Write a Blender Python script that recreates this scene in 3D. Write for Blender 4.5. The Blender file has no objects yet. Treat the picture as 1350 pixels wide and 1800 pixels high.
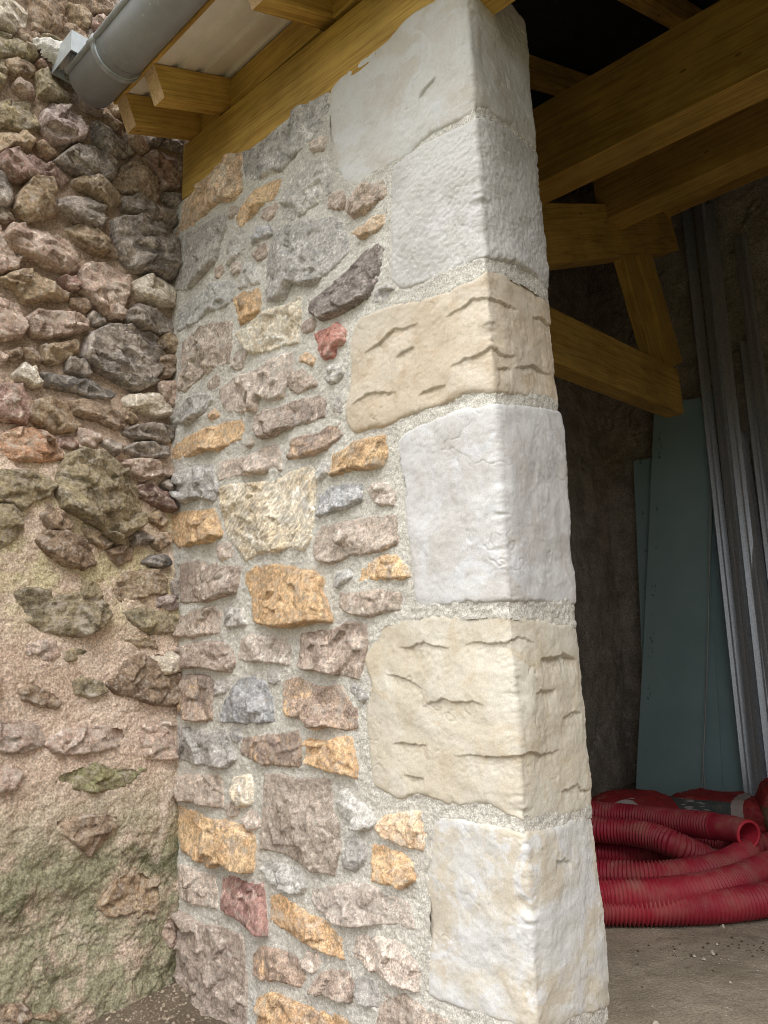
import bpy, math, random
import numpy as np
from mathutils import Matrix, Vector
random.seed(7)
RNG = np.random.default_rng(7)
scene = bpy.context.scene
COL = scene.collection

# ------------------------------------------------------------------ camera
FPX = 1352.0                      # focal length in photo pixels (1350 x 1800)
HEAD, PITCH, ROLL = [math.radians(a) for a in (43.51, 10.54, -2.29)]
CAM = np.array([1.304, -1.891, 1.1])
F_ = np.array([-math.sin(HEAD) * math.cos(PITCH), math.cos(HEAD) * math.cos(PITCH), math.sin(PITCH)])
R_ = np.array([math.cos(HEAD), math.sin(HEAD), 0.0])
U_ = np.cross(R_, F_)
R_, U_ = math.cos(ROLL) * R_ + math.sin(ROLL) * U_, -math.sin(ROLL) * R_ + math.cos(ROLL) * U_
cam_d = bpy.data.cameras.new('camera')
cam_d.sensor_fit = 'VERTICAL'; cam_d.sensor_height = 24.0; cam_d.lens = 24.0 * FPX / 1800.0
cam_d.clip_start = 0.05; cam_d.clip_end = 500
cam = bpy.data.objects.new('camera', cam_d); COL.objects.link(cam)
cam.matrix_world = Matrix(((R_[0], U_[0], -F_[0], CAM[0]), (R_[1], U_[1], -F_[1], CAM[1]), (R_[2], U_[2], -F_[2], CAM[2]), (0, 0, 0, 1)))
scene.camera = cam

# ------------------------------------------------------------------ light
SUN_EL, SUN_AZ = math.radians(46), math.radians(54)     # azimuth from -Y (in front of the wall) towards +X
world = bpy.data.worlds.new('World'); scene.world = world; world.use_nodes = True
wn, wl = world.node_tree.nodes, world.node_tree.links
sky = wn.new('ShaderNodeTexSky'); sky.sky_type = 'NISHITA'; sky.sun_disc = False
sky.sun_elevation = SUN_EL; sky.sun_rotation = math.pi + SUN_AZ
sky.air_density = 1.0; sky.dust_density = 4.0; sky.ozone_density = 1.0
hsv = wn.new('ShaderNodeHueSaturation'); hsv.inputs['Saturation'].default_value = 0.05   # even cloud cover
wl.new(sky.outputs[0], hsv.inputs['Color']); wl.new(hsv.outputs[0], wn['Background'].inputs['Color'])
wn['Background'].inputs['Strength'].default_value = 0.15
sun_d = bpy.data.lights.new('sun', 'SUN'); sun_d.energy = 0.9; sun_d.angle = math.radians(30); sun_d.color = (1.0, 0.985, 0.965)
sun = bpy.data.objects.new('sun', sun_d); COL.objects.link(sun)
sdir = Vector((math.sin(SUN_AZ) * math.cos(SUN_EL), -math.cos(SUN_AZ) * math.cos(SUN_EL), math.sin(SUN_EL)))
sun.rotation_euler = sdir.to_track_quat('Z', 'Y').to_euler(); sun.location = (0, -6, 8)
scene.render.engine = 'CYCLES'; scene.cycles.pixel_filter_type = 'BLACKMAN_HARRIS'; scene.cycles.filter_width = 0.85
vs = scene.view_settings
vs.view_transform = 'Standard'; vs.look = 'None'; vs.exposure = 1.22; vs.gamma = 1.0; vs.use_curve_mapping = False

# ------------------------------------------------------------------ pixel helpers (photo pixel -> point on a real plane)
REG = {'A': (300, 200, 3.0), 'B': (300, 700, 3.0), 'C': (270, 1200, 2.7), 'D': (560, 0, 2.7), 'E': (580, 600, 2.596),
       'F': (600, 1150, 2.596), 'L': (0, 0, 3.0), 'M': (0, 600, 3.0), 'N': (0, 1200, 3.0), 'P': (1050, 1380, 4.5), 'O': (0, 0, 1.0)}
def ray(x, y): return F_ + R_ * (x - 675) / FPX - U_ * (y - 900) / FPX
def pl(x, y, ax, v):
    d = ray(x, y); t = (v - CAM[ax]) / d[ax]
    return CAM + d * t
def proj(P):
    d = np.asarray(P) - CAM; z = d @ F_
    return 675 + FPX * (d @ R_) / z, 900 - FPX * (d @ U_) / z
def parse(txt, reg):
    ox, oy, k = REG[reg]
    return [(ox + float(a.split(',')[0]) / k, oy + float(a.split(',')[1]) / k) for a in txt.split()]

# ------------------------------------------------------------------ numpy noise
_perm = RNG.permutation(4096)
def _h(ix, iy, seed): return _perm[(_perm[(_perm[(ix + seed * 57) & 4095] + iy) & 4095] + seed) & 4095]
def perlin(x, y, seed=0):
    x = np.asarray(x, float) + 1000.0; y = np.asarray(y, float) + 1000.0
    ix = np.floor(x).astype(int); iy = np.floor(y).astype(int); fx = x - ix; fy = y - iy
    u = fx * fx * fx * (fx * (fx * 6 - 15) + 10); v = fy * fy * fy * (fy * (fy * 6 - 15) + 10)
    def g(a, b, dx, dy):
        th = _h(ix + a, iy + b, seed) * (2 * math.pi / 4096.0)
        return np.cos(th) * dx + np.sin(th) * dy
    n00 = g(0, 0, fx, fy); n10 = g(1, 0, fx - 1, fy); n01 = g(0, 1, fx, fy - 1); n11 = g(1, 1, fx - 1, fy - 1)
    return ((n00 * (1 - u) + n10 * u) * (1 - v) + (n01 * (1 - u) + n11 * u) * v) * 1.5
def fbm(x, y, freq, octv=4, seed=0, gain=0.5):
    t = 0.0; a = 1.0; s = 0.0
    for k in range(octv):
        t = t + a * perlin(np.asarray(x) * freq, np.asarray(y) * freq, seed + k * 7); s += a; a *= gain; freq *= 2.03
    return t / s
def sstep(a, b, x):
    t = np.clip((x - a) / (b - a), 0, 1); return t * t * (3 - 2 * t)

def poly_sdf(px, py, poly):
    """signed distance, positive inside"""
    d2 = np.full(px.shape, 1e9); inside = np.zeros(px.shape, bool); n = len(poly)
    for i in range(n):
        ax, ay = poly[i]; bx, by = poly[(i + 1) % n]
        ex, ey = bx - ax, by - ay; wx, wy = px - ax, py - ay
        t = np.clip((wx * ex + wy * ey) / (ex * ex + ey * ey + 1e-12), 0, 1)
        d2 = np.minimum(d2, (wx - ex * t) ** 2 + (wy - ey * t) ** 2)
        if ay != by:
            c = ((ay <= py) & (by > py)) | ((by <= py) & (ay > py))
            inside ^= c & (px < ax + (py - ay) * ex / (by - ay))
    d = np.sqrt(d2)
    return np.where(inside, d, -d)

# ------------------------------------------------------------------ mesh helpers
def raw_mesh(name, V, Q, mats, smooth=True, mi=None):
    V = np.asarray(V, np.float32); Q = np.asarray(Q, np.int32); k = Q.shape[1]
    me = bpy.data.meshes.new(name)
    me.vertices.add(len(V)); me.vertices.foreach_set('co', V.ravel())
    me.loops.add(Q.size); me.loops.foreach_set('vertex_index', Q.ravel())
    me.polygons.add(len(Q)); me.polygons.foreach_set('loop_start', np.arange(0, Q.size, k, dtype=np.int32))
    me.polygons.foreach_set('use_smooth', np.full(len(Q), smooth))
    for m in (mats if isinstance(mats, (list, tuple)) else [mats]): me.materials.append(m)
    if mi is not None: me.polygons.foreach_set('material_index', np.asarray(mi, np.int32))
    me.update(calc_edges=True); me.validate()
    return me
def add(name, me, parent=None, loc=None):
    o = bpy.data.objects.new(name, me); COL.objects.link(o)
    if parent is not None: o.parent = parent
    if loc is not None: o.location = Vector(loc) - (parent.location if parent is not None else Vector((0, 0, 0)))
    return o
def mesh_obj(name, V, Q, mats, parent=None, smooth=True, mi=None, centre=True):
    V = np.asarray(V, float)
    c = V.mean(0) if centre else np.zeros(3)
    return add(name, raw_mesh(name, V - c, Q, mats, smooth, mi), parent, c)
def thing(name, label, cat, loc=(0, 0, 0), group=None):
    o = bpy.data.objects.new(name, None); COL.objects.link(o); o.location = loc; o.empty_display_size = 0.1
    return tag(o, label, cat, group)
def tag(o, label, cat, group=None):
    o['label'] = label; o['category'] = cat
    if group: o['group'] = group
    return o
def grid_quads(nu, nv, mask=None, flip=False):
    """mask over vertices (nu,nv): keep cells whose four corners are kept -> quads, used vertex ids"""
    idx = np.arange(nu * nv).reshape(nu, nv)
    a, b, c, d = idx[:-1, :-1], idx[1:, :-1], idx[1:, 1:], idx[:-1, 1:]
    q = np.stack([a, d, c, b] if flip else [a, b, c, d], -1).reshape(-1, 4)
    if mask is not None:
        m = (mask[:-1, :-1] & mask[1:, :-1] & mask[1:, 1:] & mask[:-1, 1:]).ravel(); q = q[m]
    used, inv = np.unique(q, return_inverse=True)
    return inv.reshape(-1, 4), used
def lin(c):
    c = np.asarray(c, float) / 255.0
    return np.where(c <= 0.04045, c / 12.92, ((c + 0.055) / 1.055) ** 2.4)

# ------------------------------------------------------------------ materials
def new_mat(name, rough=0.9, spec=0.25):
    m = bpy.data.materials.new(name); m.use_nodes = True
    b = m.node_tree.nodes['Principled BSDF']; b.inputs['Roughness'].default_value = rough
    b.inputs['Specular IOR Level'].default_value = spec
    return m, m.node_tree.nodes, m.node_tree.links, b
def N(n, typ, **kw):
    o = n.new(typ)
    for k, v in kw.items():
        if k in o.bl_rna.properties: setattr(o, k, v)
        else: o.inputs[k.replace('_', ' ')].default_value = v
    return o
def noise(n, l, vec, scale, detail=4, rough=0.55, dist=0.0):
    t = n.new('ShaderNodeTexNoise'); t.inputs['Scale'].default_value = scale; t.inputs['Detail'].default_value = detail
    t.inputs['Roughness'].default_value = rough; t.inputs['Distortion'].default_value = dist
    if vec is not None: l.new(vec, t.inputs['Vector'])
    return t.outputs['Fac']
def rng(n, l, val, a, b, c=0.0, d=1.0):
    t = n.new('ShaderNodeMapRange'); t.interpolation_type = 'SMOOTHSTEP'
    for k, v in zip(('From Min', 'From Max', 'To Min', 'To Max'), (a, b, c, d)): t.inputs[k].default_value = v
    l.new(val, t.inputs['Value']); return t.outputs['Result']
def mixc(n, l, fac, a, b, mode='MIX'):
    t = n.new('ShaderNodeMix'); t.data_type = 'RGBA'; t.blend_type = mode
    for s, v in ((t.inputs[0], fac), (t.inputs[6], a), (t.inputs[7], b)):
        if hasattr(v, 'is_output'): l.new(v, s)
        elif isinstance(v, (int, float)): s.default_value = v
        else: s.default_value = (*[float(x) for x in v[:3]], 1)
    return t.outputs[2]
def math_(n, l, op, a, b=0.5):
    t = n.new('ShaderNodeMath'); t.operation = op
    for s, v in ((t.inputs[0], a), (t.inputs[1], b)):
        if hasattr(v, 'is_output'): l.new(v, s)
        else: s.default_value = v
    return t.outputs[0]
def grey(n, l, val):
    t = n.new('ShaderNodeCombineColor')
    for k in range(3): l.new(val, t.inputs[k])
    return t.outputs[0]
def bump(n, l, b, hs, dist=0.004, strength=0.5):
    prev = None
    for h, dd in hs:
        t = n.new('ShaderNodeBump'); t.inputs['Distance'].default_value = dd; t.inputs['Strength'].default_value = strength
        l.new(h, t.inputs['Height'])
        if prev is not None: l.new(prev, t.inputs['Normal'])
        prev = t.outputs[0]
    l.new(prev, b.inputs['Normal'])
def world_pos(n, l, shift=True):
    g = n.new('ShaderNodeNewGeometry').outputs['Position']
    if not shift: return g
    oi = n.new('ShaderNodeObjectInfo'); m = n.new('ShaderNodeVectorMath'); m.operation = 'SCALE'; m.inputs[0].default_value = (37.0, 19.0, 53.0)
    l.new(oi.outputs['Random'], m.inputs['Scale']); a = n.new('ShaderNodeVectorMath'); a.operation = 'ADD'
    l.new(g, a.inputs[0]); l.new(m.outputs[0], a.inputs[1]); return a.outputs[0]
def oattr(n, name):
    t = n.new('ShaderNodeAttribute'); t.attribute_type = 'OBJECT'; t.attribute_name = name; return t

def mat_stone(name, grain=1.0, dustcol=(0.56, 0.52, 0.46)):
    m, n, l, b = new_mat(name, 0.92, 0.2)
    p0 = world_pos(n, l); oi = n.new('ShaderNodeObjectInfo')
    rs = n.new('ShaderNodeVectorMath'); rs.operation = 'SCALE'; l.new(p0, rs.inputs[0])
    fr_ = math_(n, l, 'FRACT', math_(n, l, 'MULTIPLY', oi.outputs['Random'], 17.3)); l.new(rng(n, l, fr_, 0, 1, 0.6, 1.7), rs.inputs['Scale']); p = rs.outputs[0]
    A, B, C = [oattr(n, k).outputs['Color'] for k in ('tone_a', 'tone_b', 'tone_c')]
    c = mixc(n, l, rng(n, l, noise(n, l, p, 8, 5, 0.6, 0.5), 0.42, 0.6), A, B)
    c = mixc(n, l, rng(n, l, noise(n, l, p, 15, 6, 0.62, 0.8), 0.54, 0.66), c, C)
    mpk = n.new('ShaderNodeMapping'); mpk.inputs['Scale'].default_value = (1, 1, 4.5); mpk.inputs['Rotation'].default_value = (0.3, 0.35, 0); l.new(p, mpk.inputs['Vector'])
    ly = noise(n, l, mpk.outputs[0], 13, 7, 0.68, 0.9)
    c = mixc(n, l, math_(n, l, 'MULTIPLY', rng(n, l, ly, 0.55, 0.66), 0.55), c, C)
    c = mixc(n, l, math_(n, l, 'MULTIPLY', rng(n, l, ly, 0.42, 0.34), 0.22), c, (0.16, 0.12, 0.09))
    sp = rng(n, l, noise(n, l, p, 230, 3, 0.6), 0.3, 0.7, 0.62, 1.34)
    c = mixc(n, l, 1.0, c, grey(n, l, sp), 'MULTIPLY')
    sp2 = rng(n, l, noise(n, l, p, 48, 5, 0.7), 0.3, 0.7, 0.6, 1.38)
    c = mixc(n, l, 1.0, c, grey(n, l, sp2), 'MULTIPLY')
    du = rng(n, l, noise(n, l, p, 22, 10, 0.8, 0.4), 0.5, 0.62)
    c = mixc(n, l, math_(n, l, 'MULTIPLY', du, oattr(n, 'dust').outputs['Fac']), c, dustcol)
    pits = rng(n, l, noise(n, l, p, 120, 4, 0.65), 0.6, 0.72)
    c = mixc(n, l, math_(n, l, 'MULTIPLY', pits, 0.25), c, (0.12, 0.10, 0.08))
    l.new(c, b.inputs['Base Color'])
    bump(n, l, b, [(noise(n, l, p, 42, 8, 0.66, 0.3), 0.0095 * grain), (noise(n, l, p, 260, 4, 0.6), 0.0010 * grain)])
    return m
def mat_mortar(name, col, col2, grain=1.0, moss=False, gs=190):
    m, n, l, b = new_mat(name, 0.95, 0.15)
    p = world_pos(n, l, False)
    c = mixc(n, l, rng(n, l, noise(n, l, p, 5, 6, 0.6), 0.35, 0.68), col, col2)
    if moss:
        sep = n.new('ShaderNodeSeparateXYZ'); l.new(p, sep.inputs[0]); z = sep.outputs['Z']; y = sep.outputs['Y']
        mid = math_(n, l, 'MULTIPLY', rng(n, l, z, 1.15, 1.4), rng(n, l, z, 2.1, 1.75))
        m1 = math_(n, l, 'MULTIPLY', rng(n, l, noise(n, l, p, 5.5, 6, 0.65), 0.38, 0.6), mid)
        c = mixc(n, l, math_(n, l, 'MULTIPLY', m1, 0.55), c, lin((190, 184, 130)))
        low = rng(n, l, z, 0.78, 0.3)
        g1 = rng(n, l, noise(n, l, p, 7, 7, 0.68), 0.3, 0.56)
        c = mixc(n, l, math_(n, l, 'MULTIPLY', g1, low), c, lin((156, 152, 126)))
        g2 = math_(n, l, 'MULTIPLY', rng(n, l, noise(n, l, p, 4.2, 7, 0.7, 0.5), 0.5, 0.66), rng(n, l, z, 0.7, 0.35))
        c = mixc(n, l, math_(n, l, 'MULTIPLY', g2, 0.9), c, lin((96, 98, 72)))
        g3 = rng(n, l, noise(n, l, p, 14, 8, 0.72, 0.6), 0.56, 0.68)
        c = mixc(n, l, math_(n, l, 'MULTIPLY', g3, 0.45), c, lin((140, 116, 92)))
        g4 = rng(n, l, noise(n, l, p, 3.3, 6, 0.65, 0.8), 0.54, 0.68)
        c = mixc(n, l, math_(n, l, 'MULTIPLY', g4, 0.5), c, lin((226, 208, 194)))
        hi = rng(n, l, z, 1.9, 2.5)
        c = mixc(n, l, math_(n, l, 'MULTIPLY', hi, 0.85), c, lin((150, 130, 110)))
        ws = rng(n, l, noise(n, l, p, 85, 4, 0.7), 0.66, 0.72)
        c = mixc(n, l, math_(n, l, 'MULTIPLY', ws, 0.6), c, lin((235, 226, 212)))
        wd = rng(n, l, noise(n, l, p, 70, 5, 0.7), 0.36, 0.28)
        c = mixc(n, l, math_(n, l, 'MULTIPLY', wd, 0.55), c, lin((96, 82, 62)))
        w = rng(n, l, noise(n, l, p, 9, 8, 0.75), 0.66, 0.72)
        c = mixc(n, l, math_(n, l, 'MULTIPLY', w, 0.5), c, lin((225, 215, 200)))
    sq = rng(n, l, noise(n, l, p, 65, 5, 0.7), 0.3, 0.7, 0.84, 1.15)
    c = mixc(n, l, 1.0, c, grey(n, l, sq), 'MULTIPLY')
    sp = rng(n, l, noise(n, l, p, gs, 4, 0.65), 0.3, 0.7, 0.66, 1.28)
    c = mixc(n, l, 1.0, c, grey(n, l, sp), 'MULTIPLY')
    l.new(c, b.inputs['Base Color'])
    vo = n.new('ShaderNodeTexVoronoi'); vo.inputs['Scale'].default_value = gs * 0.95; l.new(p, vo.inputs['Vector'])
    bump(n, l, b, [(noise(n, l, p, 55, 8, 0.7), 0.0055 * grain), (vo.outputs['Distance'], 0.0018 * grain), (noise(n, l, p, gs * 1.3, 3, 0.6), 0.0018 * grain)])
    return m
def mat_block(name):
    """modelled lime-plaster corner blocks: whites and beiges with washed patches"""
    m, n, l, b = new_mat(name, 0.8, 0.2)
    p = world_pos(n, l)
    A, B, C = [oattr(n, k).outputs['Color'] for k in ('tone_a', 'tone_b', 'tone_c')]
    c = mixc(n, l, rng(n, l, noise(n, l, p, 4.0, 7, 0.62, 0.6), 0.42, 0.58), A, B)
    c = mixc(n, l, math_(n, l, 'MULTIPLY', rng(n, l, noise(n, l, p, 6, 8, 0.68, 1.4), 0.52, 0.62), 0.85), c, C)
    st = n.new('ShaderNodeMapping'); st.inputs['Scale'].default_value = (9, 9, 1.3); l.new(p, st.inputs['Vector'])
    c = mixc(n, l, math_(n, l, 'MULTIPLY', rng(n, l, noise(n, l, st.outputs[0], 3, 5, 0.6), 0.5, 0.7), 0.35), c, C)
    sp = rng(n, l, noise(n, l, p, 210, 3, 0.6), 0.3, 0.7, 0.9, 1.07)
    c = mixc(n, l, 1.0, c, grey(n, l, sp), 'MULTIPLY')
    l.new(c, b.inputs['Base Color'])
    gr = oattr(n, 'grain').outputs['Fac']
    h = math_(n, l, 'MULTIPLY', noise(n, l, p, 75, 7, 0.68, 0.3), gr)
    pit = math_(n, l, 'MULTIPLY', rng(n, l, noise(n, l, p, 26, 7, 0.7, 0.8), 0.36, 0.31), -0.5)
    bump(n, l, b, [(h, 0.0045), (noise(n, l, p, 12, 7, 0.62, 0.7), 0.010), (pit, 0.003), (math_(n, l, 'MULTIPLY', noise(n, l, p, 330, 3, 0.6), gr), 0.0010)])
    return m
def mat_wood(name, col, dark, scale=1.0, sat=1.0):
    m, n, l, b = new_mat(name, 0.62, 0.3)
    tc = n.new('ShaderNodeTexCoord'); oi = n.new('ShaderNodeObjectInfo')
    a = n.new('ShaderNodeVectorMath'); a.operation = 'ADD'; l.new(tc.outputs['Object'], a.inputs[0])
    sc = n.new('ShaderNodeVectorMath'); sc.operation = 'SCALE'; sc.inputs[0].default_value = (13, 7, 5); l.new(oi.outputs['Random'], sc.inputs['Scale']); l.new(sc.outputs[0], a.inputs[1])
    mp = n.new('ShaderNodeMapping'); mp.inputs['Scale'].default_value = (1.1, 26, 26); l.new(a.outputs[0], mp.inputs['Vector'])
    g = noise(n, l, mp.outputs[0], 1.6, 6, 0.62, 1.6)
    mp2 = n.new('ShaderNodeMapping'); mp2.inputs['Scale'].default_value = (2.0, 110, 110); l.new(a.outputs[0], mp2.inputs['Vector'])
    g2 = noise(n, l, mp2.outputs[0], 1.5, 4, 0.6, 0.3)
    c = mixc(n, l, rng(n, l, g, 0.4, 0.68), col, dark)
    c = mixc(n, l, math_(n, l, 'MULTIPLY', rng(n, l, g2, 0.48, 0.72), 0.4), c, dark)
    mp3 = n.new('ShaderNodeMapping'); mp3.inputs['Scale'].default_value = (1.0, 2.2, 2.2); l.new(a.outputs[0], mp3.inputs['Vector'])
    vo = n.new('ShaderNodeTexVoronoi'); vo.inputs['Scale'].default_value = 3.4; l.new(mp3.outputs[0], vo.inputs['Vector'])
    kn = rng(n, l, vo.outputs['Distance'], 0.085, 0.03)
    c = mixc(n, l, math_(n, l, 'MULTIPLY', kn, 0.75), c, np.asarray(dark) * 0.35)
    bl = rng(n, l, noise(n, l, a.outputs[0], 3.5, 4, 0.6), 0.3, 0.7, 0.82, 1.14)
    c = mixc(n, l, 1.0, c, grey(n, l, bl), 'MULTIPLY')
    l.new(c, b.inputs['Base Color'])
    bump(n, l, b, [(g, 0.003), (g2, 0.0012)])
    return m
def mat_plain(name, col, rough=0.6, metal=0.0, var=0.12, sc=12, speck=None, bumpd=0.0):
    m, n, l, b = new_mat(name, rough, 0.35)
    b.inputs['Metallic'].default_value = metal
    tc = n.new('ShaderNodeTexCoord').outputs['Object']
    v = rng(n, l, noise(n, l, tc, sc, 6, 0.62), 0.3, 0.7, 1 - var, 1 + var)
    c = mixc(n, l, 1.0, col, grey(n, l, v), 'MULTIPLY')
    if speck is not None:
        s = rng(n, l, noise(n, l, tc, 55, 5, 0.72), 0.64, 0.7)
        c = mixc(n, l, math_(n, l, 'MULTIPLY', s, 0.7), c, speck)
        s = rng(n, l, noise(n, l, tc, 6, 7, 0.7), 0.52, 0.7)
        c = mixc(n, l, math_(n, l, 'MULTIPLY', s, 0.25), c, speck)
    l.new(c, b.inputs['Base Color'])
    rr = rng(n, l, noise(n, l, tc, sc * 2.3, 5, 0.6), 0.3, 0.7, max(0.05, rough - 0.1), min(1, rough + 0.1)); l.new(rr, b.inputs['Roughness'])
    if bumpd: bump(n, l, b, [(noise(n, l, tc, 30, 6, 0.6), bumpd)])
    return m

M_STONE = mat_stone('new_wall_stone', 1.0)
M_OLD = mat_stone('old_wall_stone', 1.25, (0.52, 0.45, 0.38))
M_MORTAR = mat_mortar('grey_lime_mortar', lin((220, 216, 206)), lin((202, 197, 187)), 1.2)
M_OLDMORTAR = mat_mortar('old_earth_mortar', lin((221, 201, 183)), lin((200, 176, 157)), 1.5, True, 130)
M_BLOCK = mat_block('modelled_plaster_block')
M_WOOD = mat_wood('treated_yellow_timber', lin((208, 172, 92)), lin((172, 134, 64)))
M_WOODIN = M_WOOD
M_RAW = mat_wood('raw_sawn_timber', lin((236, 204, 162)), lin((212, 174, 130)))

# ------------------------------------------------------------------ wall geometry
WALL_W, DEP, RC = 1.794, 0.385, 0.009
def strip_point(s, v, h):
    """unrolled new wall: s<0 front face, 0..DEP reveal, beyond DEP the back face; h = height out of the face"""
    s = np.asarray(s, float); q = RC * math.pi / 2
    x = np.empty_like(s); y = np.empty_like(s); nx = np.empty_like(s); ny = np.empty_like(s)
    s1 = -RC; s2 = s1 + q; s3 = s2 + DEP - 2 * RC; s4 = s3 + q
    a = s < s1; x[a] = s[a]; y[a] = 0; nx[a] = 0; ny[a] = -1
    a = (s >= s1) & (s < s2); t = (s[a] - s1) / RC; nx[a] = np.sin(t); ny[a] = -np.cos(t); x[a] = -RC + RC * nx[a]; y[a] = RC + RC * ny[a]
    a = (s >= s2) & (s < s3); x[a] = 0; y[a] = RC + s[a] - s2; nx[a] = 1; ny[a] = 0
    a = (s >= s3) & (s < s4); t = (s[a] - s3) / RC; nx[a] = np.cos(t); ny[a] = np.sin(t); x[a] = -RC + RC * nx[a]; y[a] = DEP - RC + RC * ny[a]
    a = s >= s4; x[a] = -RC - (s[a] - s4); y[a] = DEP; nx[a] = 0; ny[a] = 1
    return np.stack([x + nx * h, y + ny * h, v], -1)
def to_strip(pt):
    p = pl(pt[0], pt[1], 1, 0.0)
    if p[0] <= 0.0: return (p[0], p[2])
    p = pl(pt[0], pt[1], 0, 0.0)
    return (max(0.0, min(p[1], DEP + 0.05)), p[2])
OLDX = -1.835
def to_old(pt):
    p = pl(pt[0], pt[1], 0, -1.80)
    return (p[1], p[2])
def old_point(s, v, h): return np.stack([OLDX + h, s, v], -1)

def smooth_poly(poly, it=1):
    for _ in range(it):
        out = []
        for i in range(len(poly)):
            a = np.array(poly[i]); b = np.array(poly[(i + 1) % len(poly)])
            out += [tuple(a * 0.82 + b * 0.18), tuple(a * 0.18 + b * 0.82)]
        poly = out
    return poly
def warp(S, V, amp, seed):
    return (S + amp * fbm(S, V, 16, 4, seed, 0.6), V + amp * fbm(S, V, 16, 4, seed + 91, 0.6))
def stone_grid(poly, step, margin=0.02):
    P = np.array(poly); lo = P.min(0) - margin; hi = P.max(0) + margin
    nu = max(6, int((hi[0] - lo[0]) / step)); nv = max(6, int((hi[1] - lo[1]) / step))
    return np.meshgrid(np.linspace(lo[0], hi[0], nu), np.linspace(lo[1], hi[1], nv), indexing='ij')
def facets(S, V, c, size, k, amp, seed):
    r = np.random.default_rng(seed); out = None
    for _ in range(k):
        a = r.uniform(0, 2 * math.pi); tl = r.uniform(0.15, 0.5) * amp; off = r.uniform(0.0, 0.5) * size * tl
        pln = ((S - c[0]) * math.cos(a) + (V - c[1]) * math.sin(a)) * tl + off
        out = pln if out is None else np.minimum(out, pln)
    return out

def fracture(S, V, c, sz, k, amp, seed):
    """broken faces: each cell of a warped Voronoi has its own tilt and step"""
    r = np.random.default_rng(seed); Sw = S + 0.012 * fbm(S, V, 18, 3, seed + 61, 0.6); Vw = V + 0.012 * fbm(S, V, 18, 3, seed + 67, 0.6)
    best = np.full(S.shape, 1e9); out = np.zeros(S.shape)
    for _ in range(k):
        px = c[0] + r.uniform(-.5, .5) * sz[0]; py = c[1] + r.uniform(-.5, .5) * sz[1]; a = r.uniform(0, 6.283); tl = r.uniform(0.1, 0.55)
        d2 = (Sw - px) ** 2 + 2.2 * (Vw - py) ** 2
        h = r.uniform(-1, 1) * amp + tl * (math.cos(a) * (S - px) + math.sin(a) * (V - py))
        m = d2 < best; best = np.where(m, d2, best); out = np.where(m, h, out)
    return out
TONES = {
 'tan': ((206, 172, 130), (186, 150, 110), (214, 194, 166)), 'orange': ((212, 172, 116), (194, 150, 94), (184, 154, 122)),
 'ochre': ((196, 155, 100), (176, 140, 94), (210, 172, 114)), 'brown': ((176, 155, 136), (158, 138, 120), (194, 176, 158)),
 'grey': ((170, 163, 156), (152, 146, 140), (196, 190, 182)), 'lgrey': ((184, 179, 171), (168, 163, 156), (200, 194, 186)),
 'blue': ((164, 163, 164), (146, 146, 148), (196, 194, 192)), 'dark': ((134, 119, 110), (116, 102, 94), (170, 154, 144)),
 'pink': ((196, 177, 160), (178, 158, 142), (212, 197, 181)), 'cream': ((216, 200, 172), (204, 180, 142), (226, 218, 204)),
 'red': ((166, 118, 104), (144, 98, 88), (190, 152, 134)), 'mauve': ((172, 150, 132), (152, 130, 114), (196, 176, 158)),
 'twotone': ((168, 142, 120), (142, 120, 106), (204, 164, 112)), 'brick': ((188, 120, 100), (168, 96, 82), (206, 180, 162)),
 # old wall
 'olive': ((146, 129, 94), (124, 112, 84), (164, 147, 102)), 'obrown': ((148, 121, 92), (124, 99, 75), (172, 145, 113)),
 'ored': ((150, 114, 98), (124, 92, 80), (190, 166, 148)), 'ogrey': ((138, 125, 112), (114, 103, 93), (176, 161, 146)),
 'otan': ((160, 134, 98), (136, 110, 80), (182, 160, 126)), 'opink': ((180, 150, 128), (154, 124, 104), (210, 190, 170)),
 'owhite': ((200, 188, 166), (182, 166, 142), (214, 204, 188)), 'omoss': ((140, 136, 84), (124, 112, 76), (158, 146, 104)),
 'oorange': ((166, 120, 80), (140, 102, 70), (176, 142, 112)), 'opurp': ((156, 134, 126), (124, 104, 97), (198, 182, 172)),
 'oslate': ((122, 115, 108), (104, 98, 94), (146, 138, 130)), 'pinkg': ((182, 158, 140), (172, 140, 118), (194, 178, 164)),
}
def set_tones(o, key, seed, dust=0.35, jit=0.07, gain=1.0):
    r = np.random.default_rng(seed); j = 1 + r.uniform(-jit, jit); w = 1 + r.uniform(-0.03, 0.03)
    for k, c in zip(('tone_a', 'tone_b', 'tone_c'), TONES[key]):
        v = lin(c) * gain * j * np.array([w, 1, 2 - w]); v = v * 0.7 + 0.3 * v.mean(); o[k] = [float(x) for x in v]
    o['dust'] = float(dust)

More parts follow.
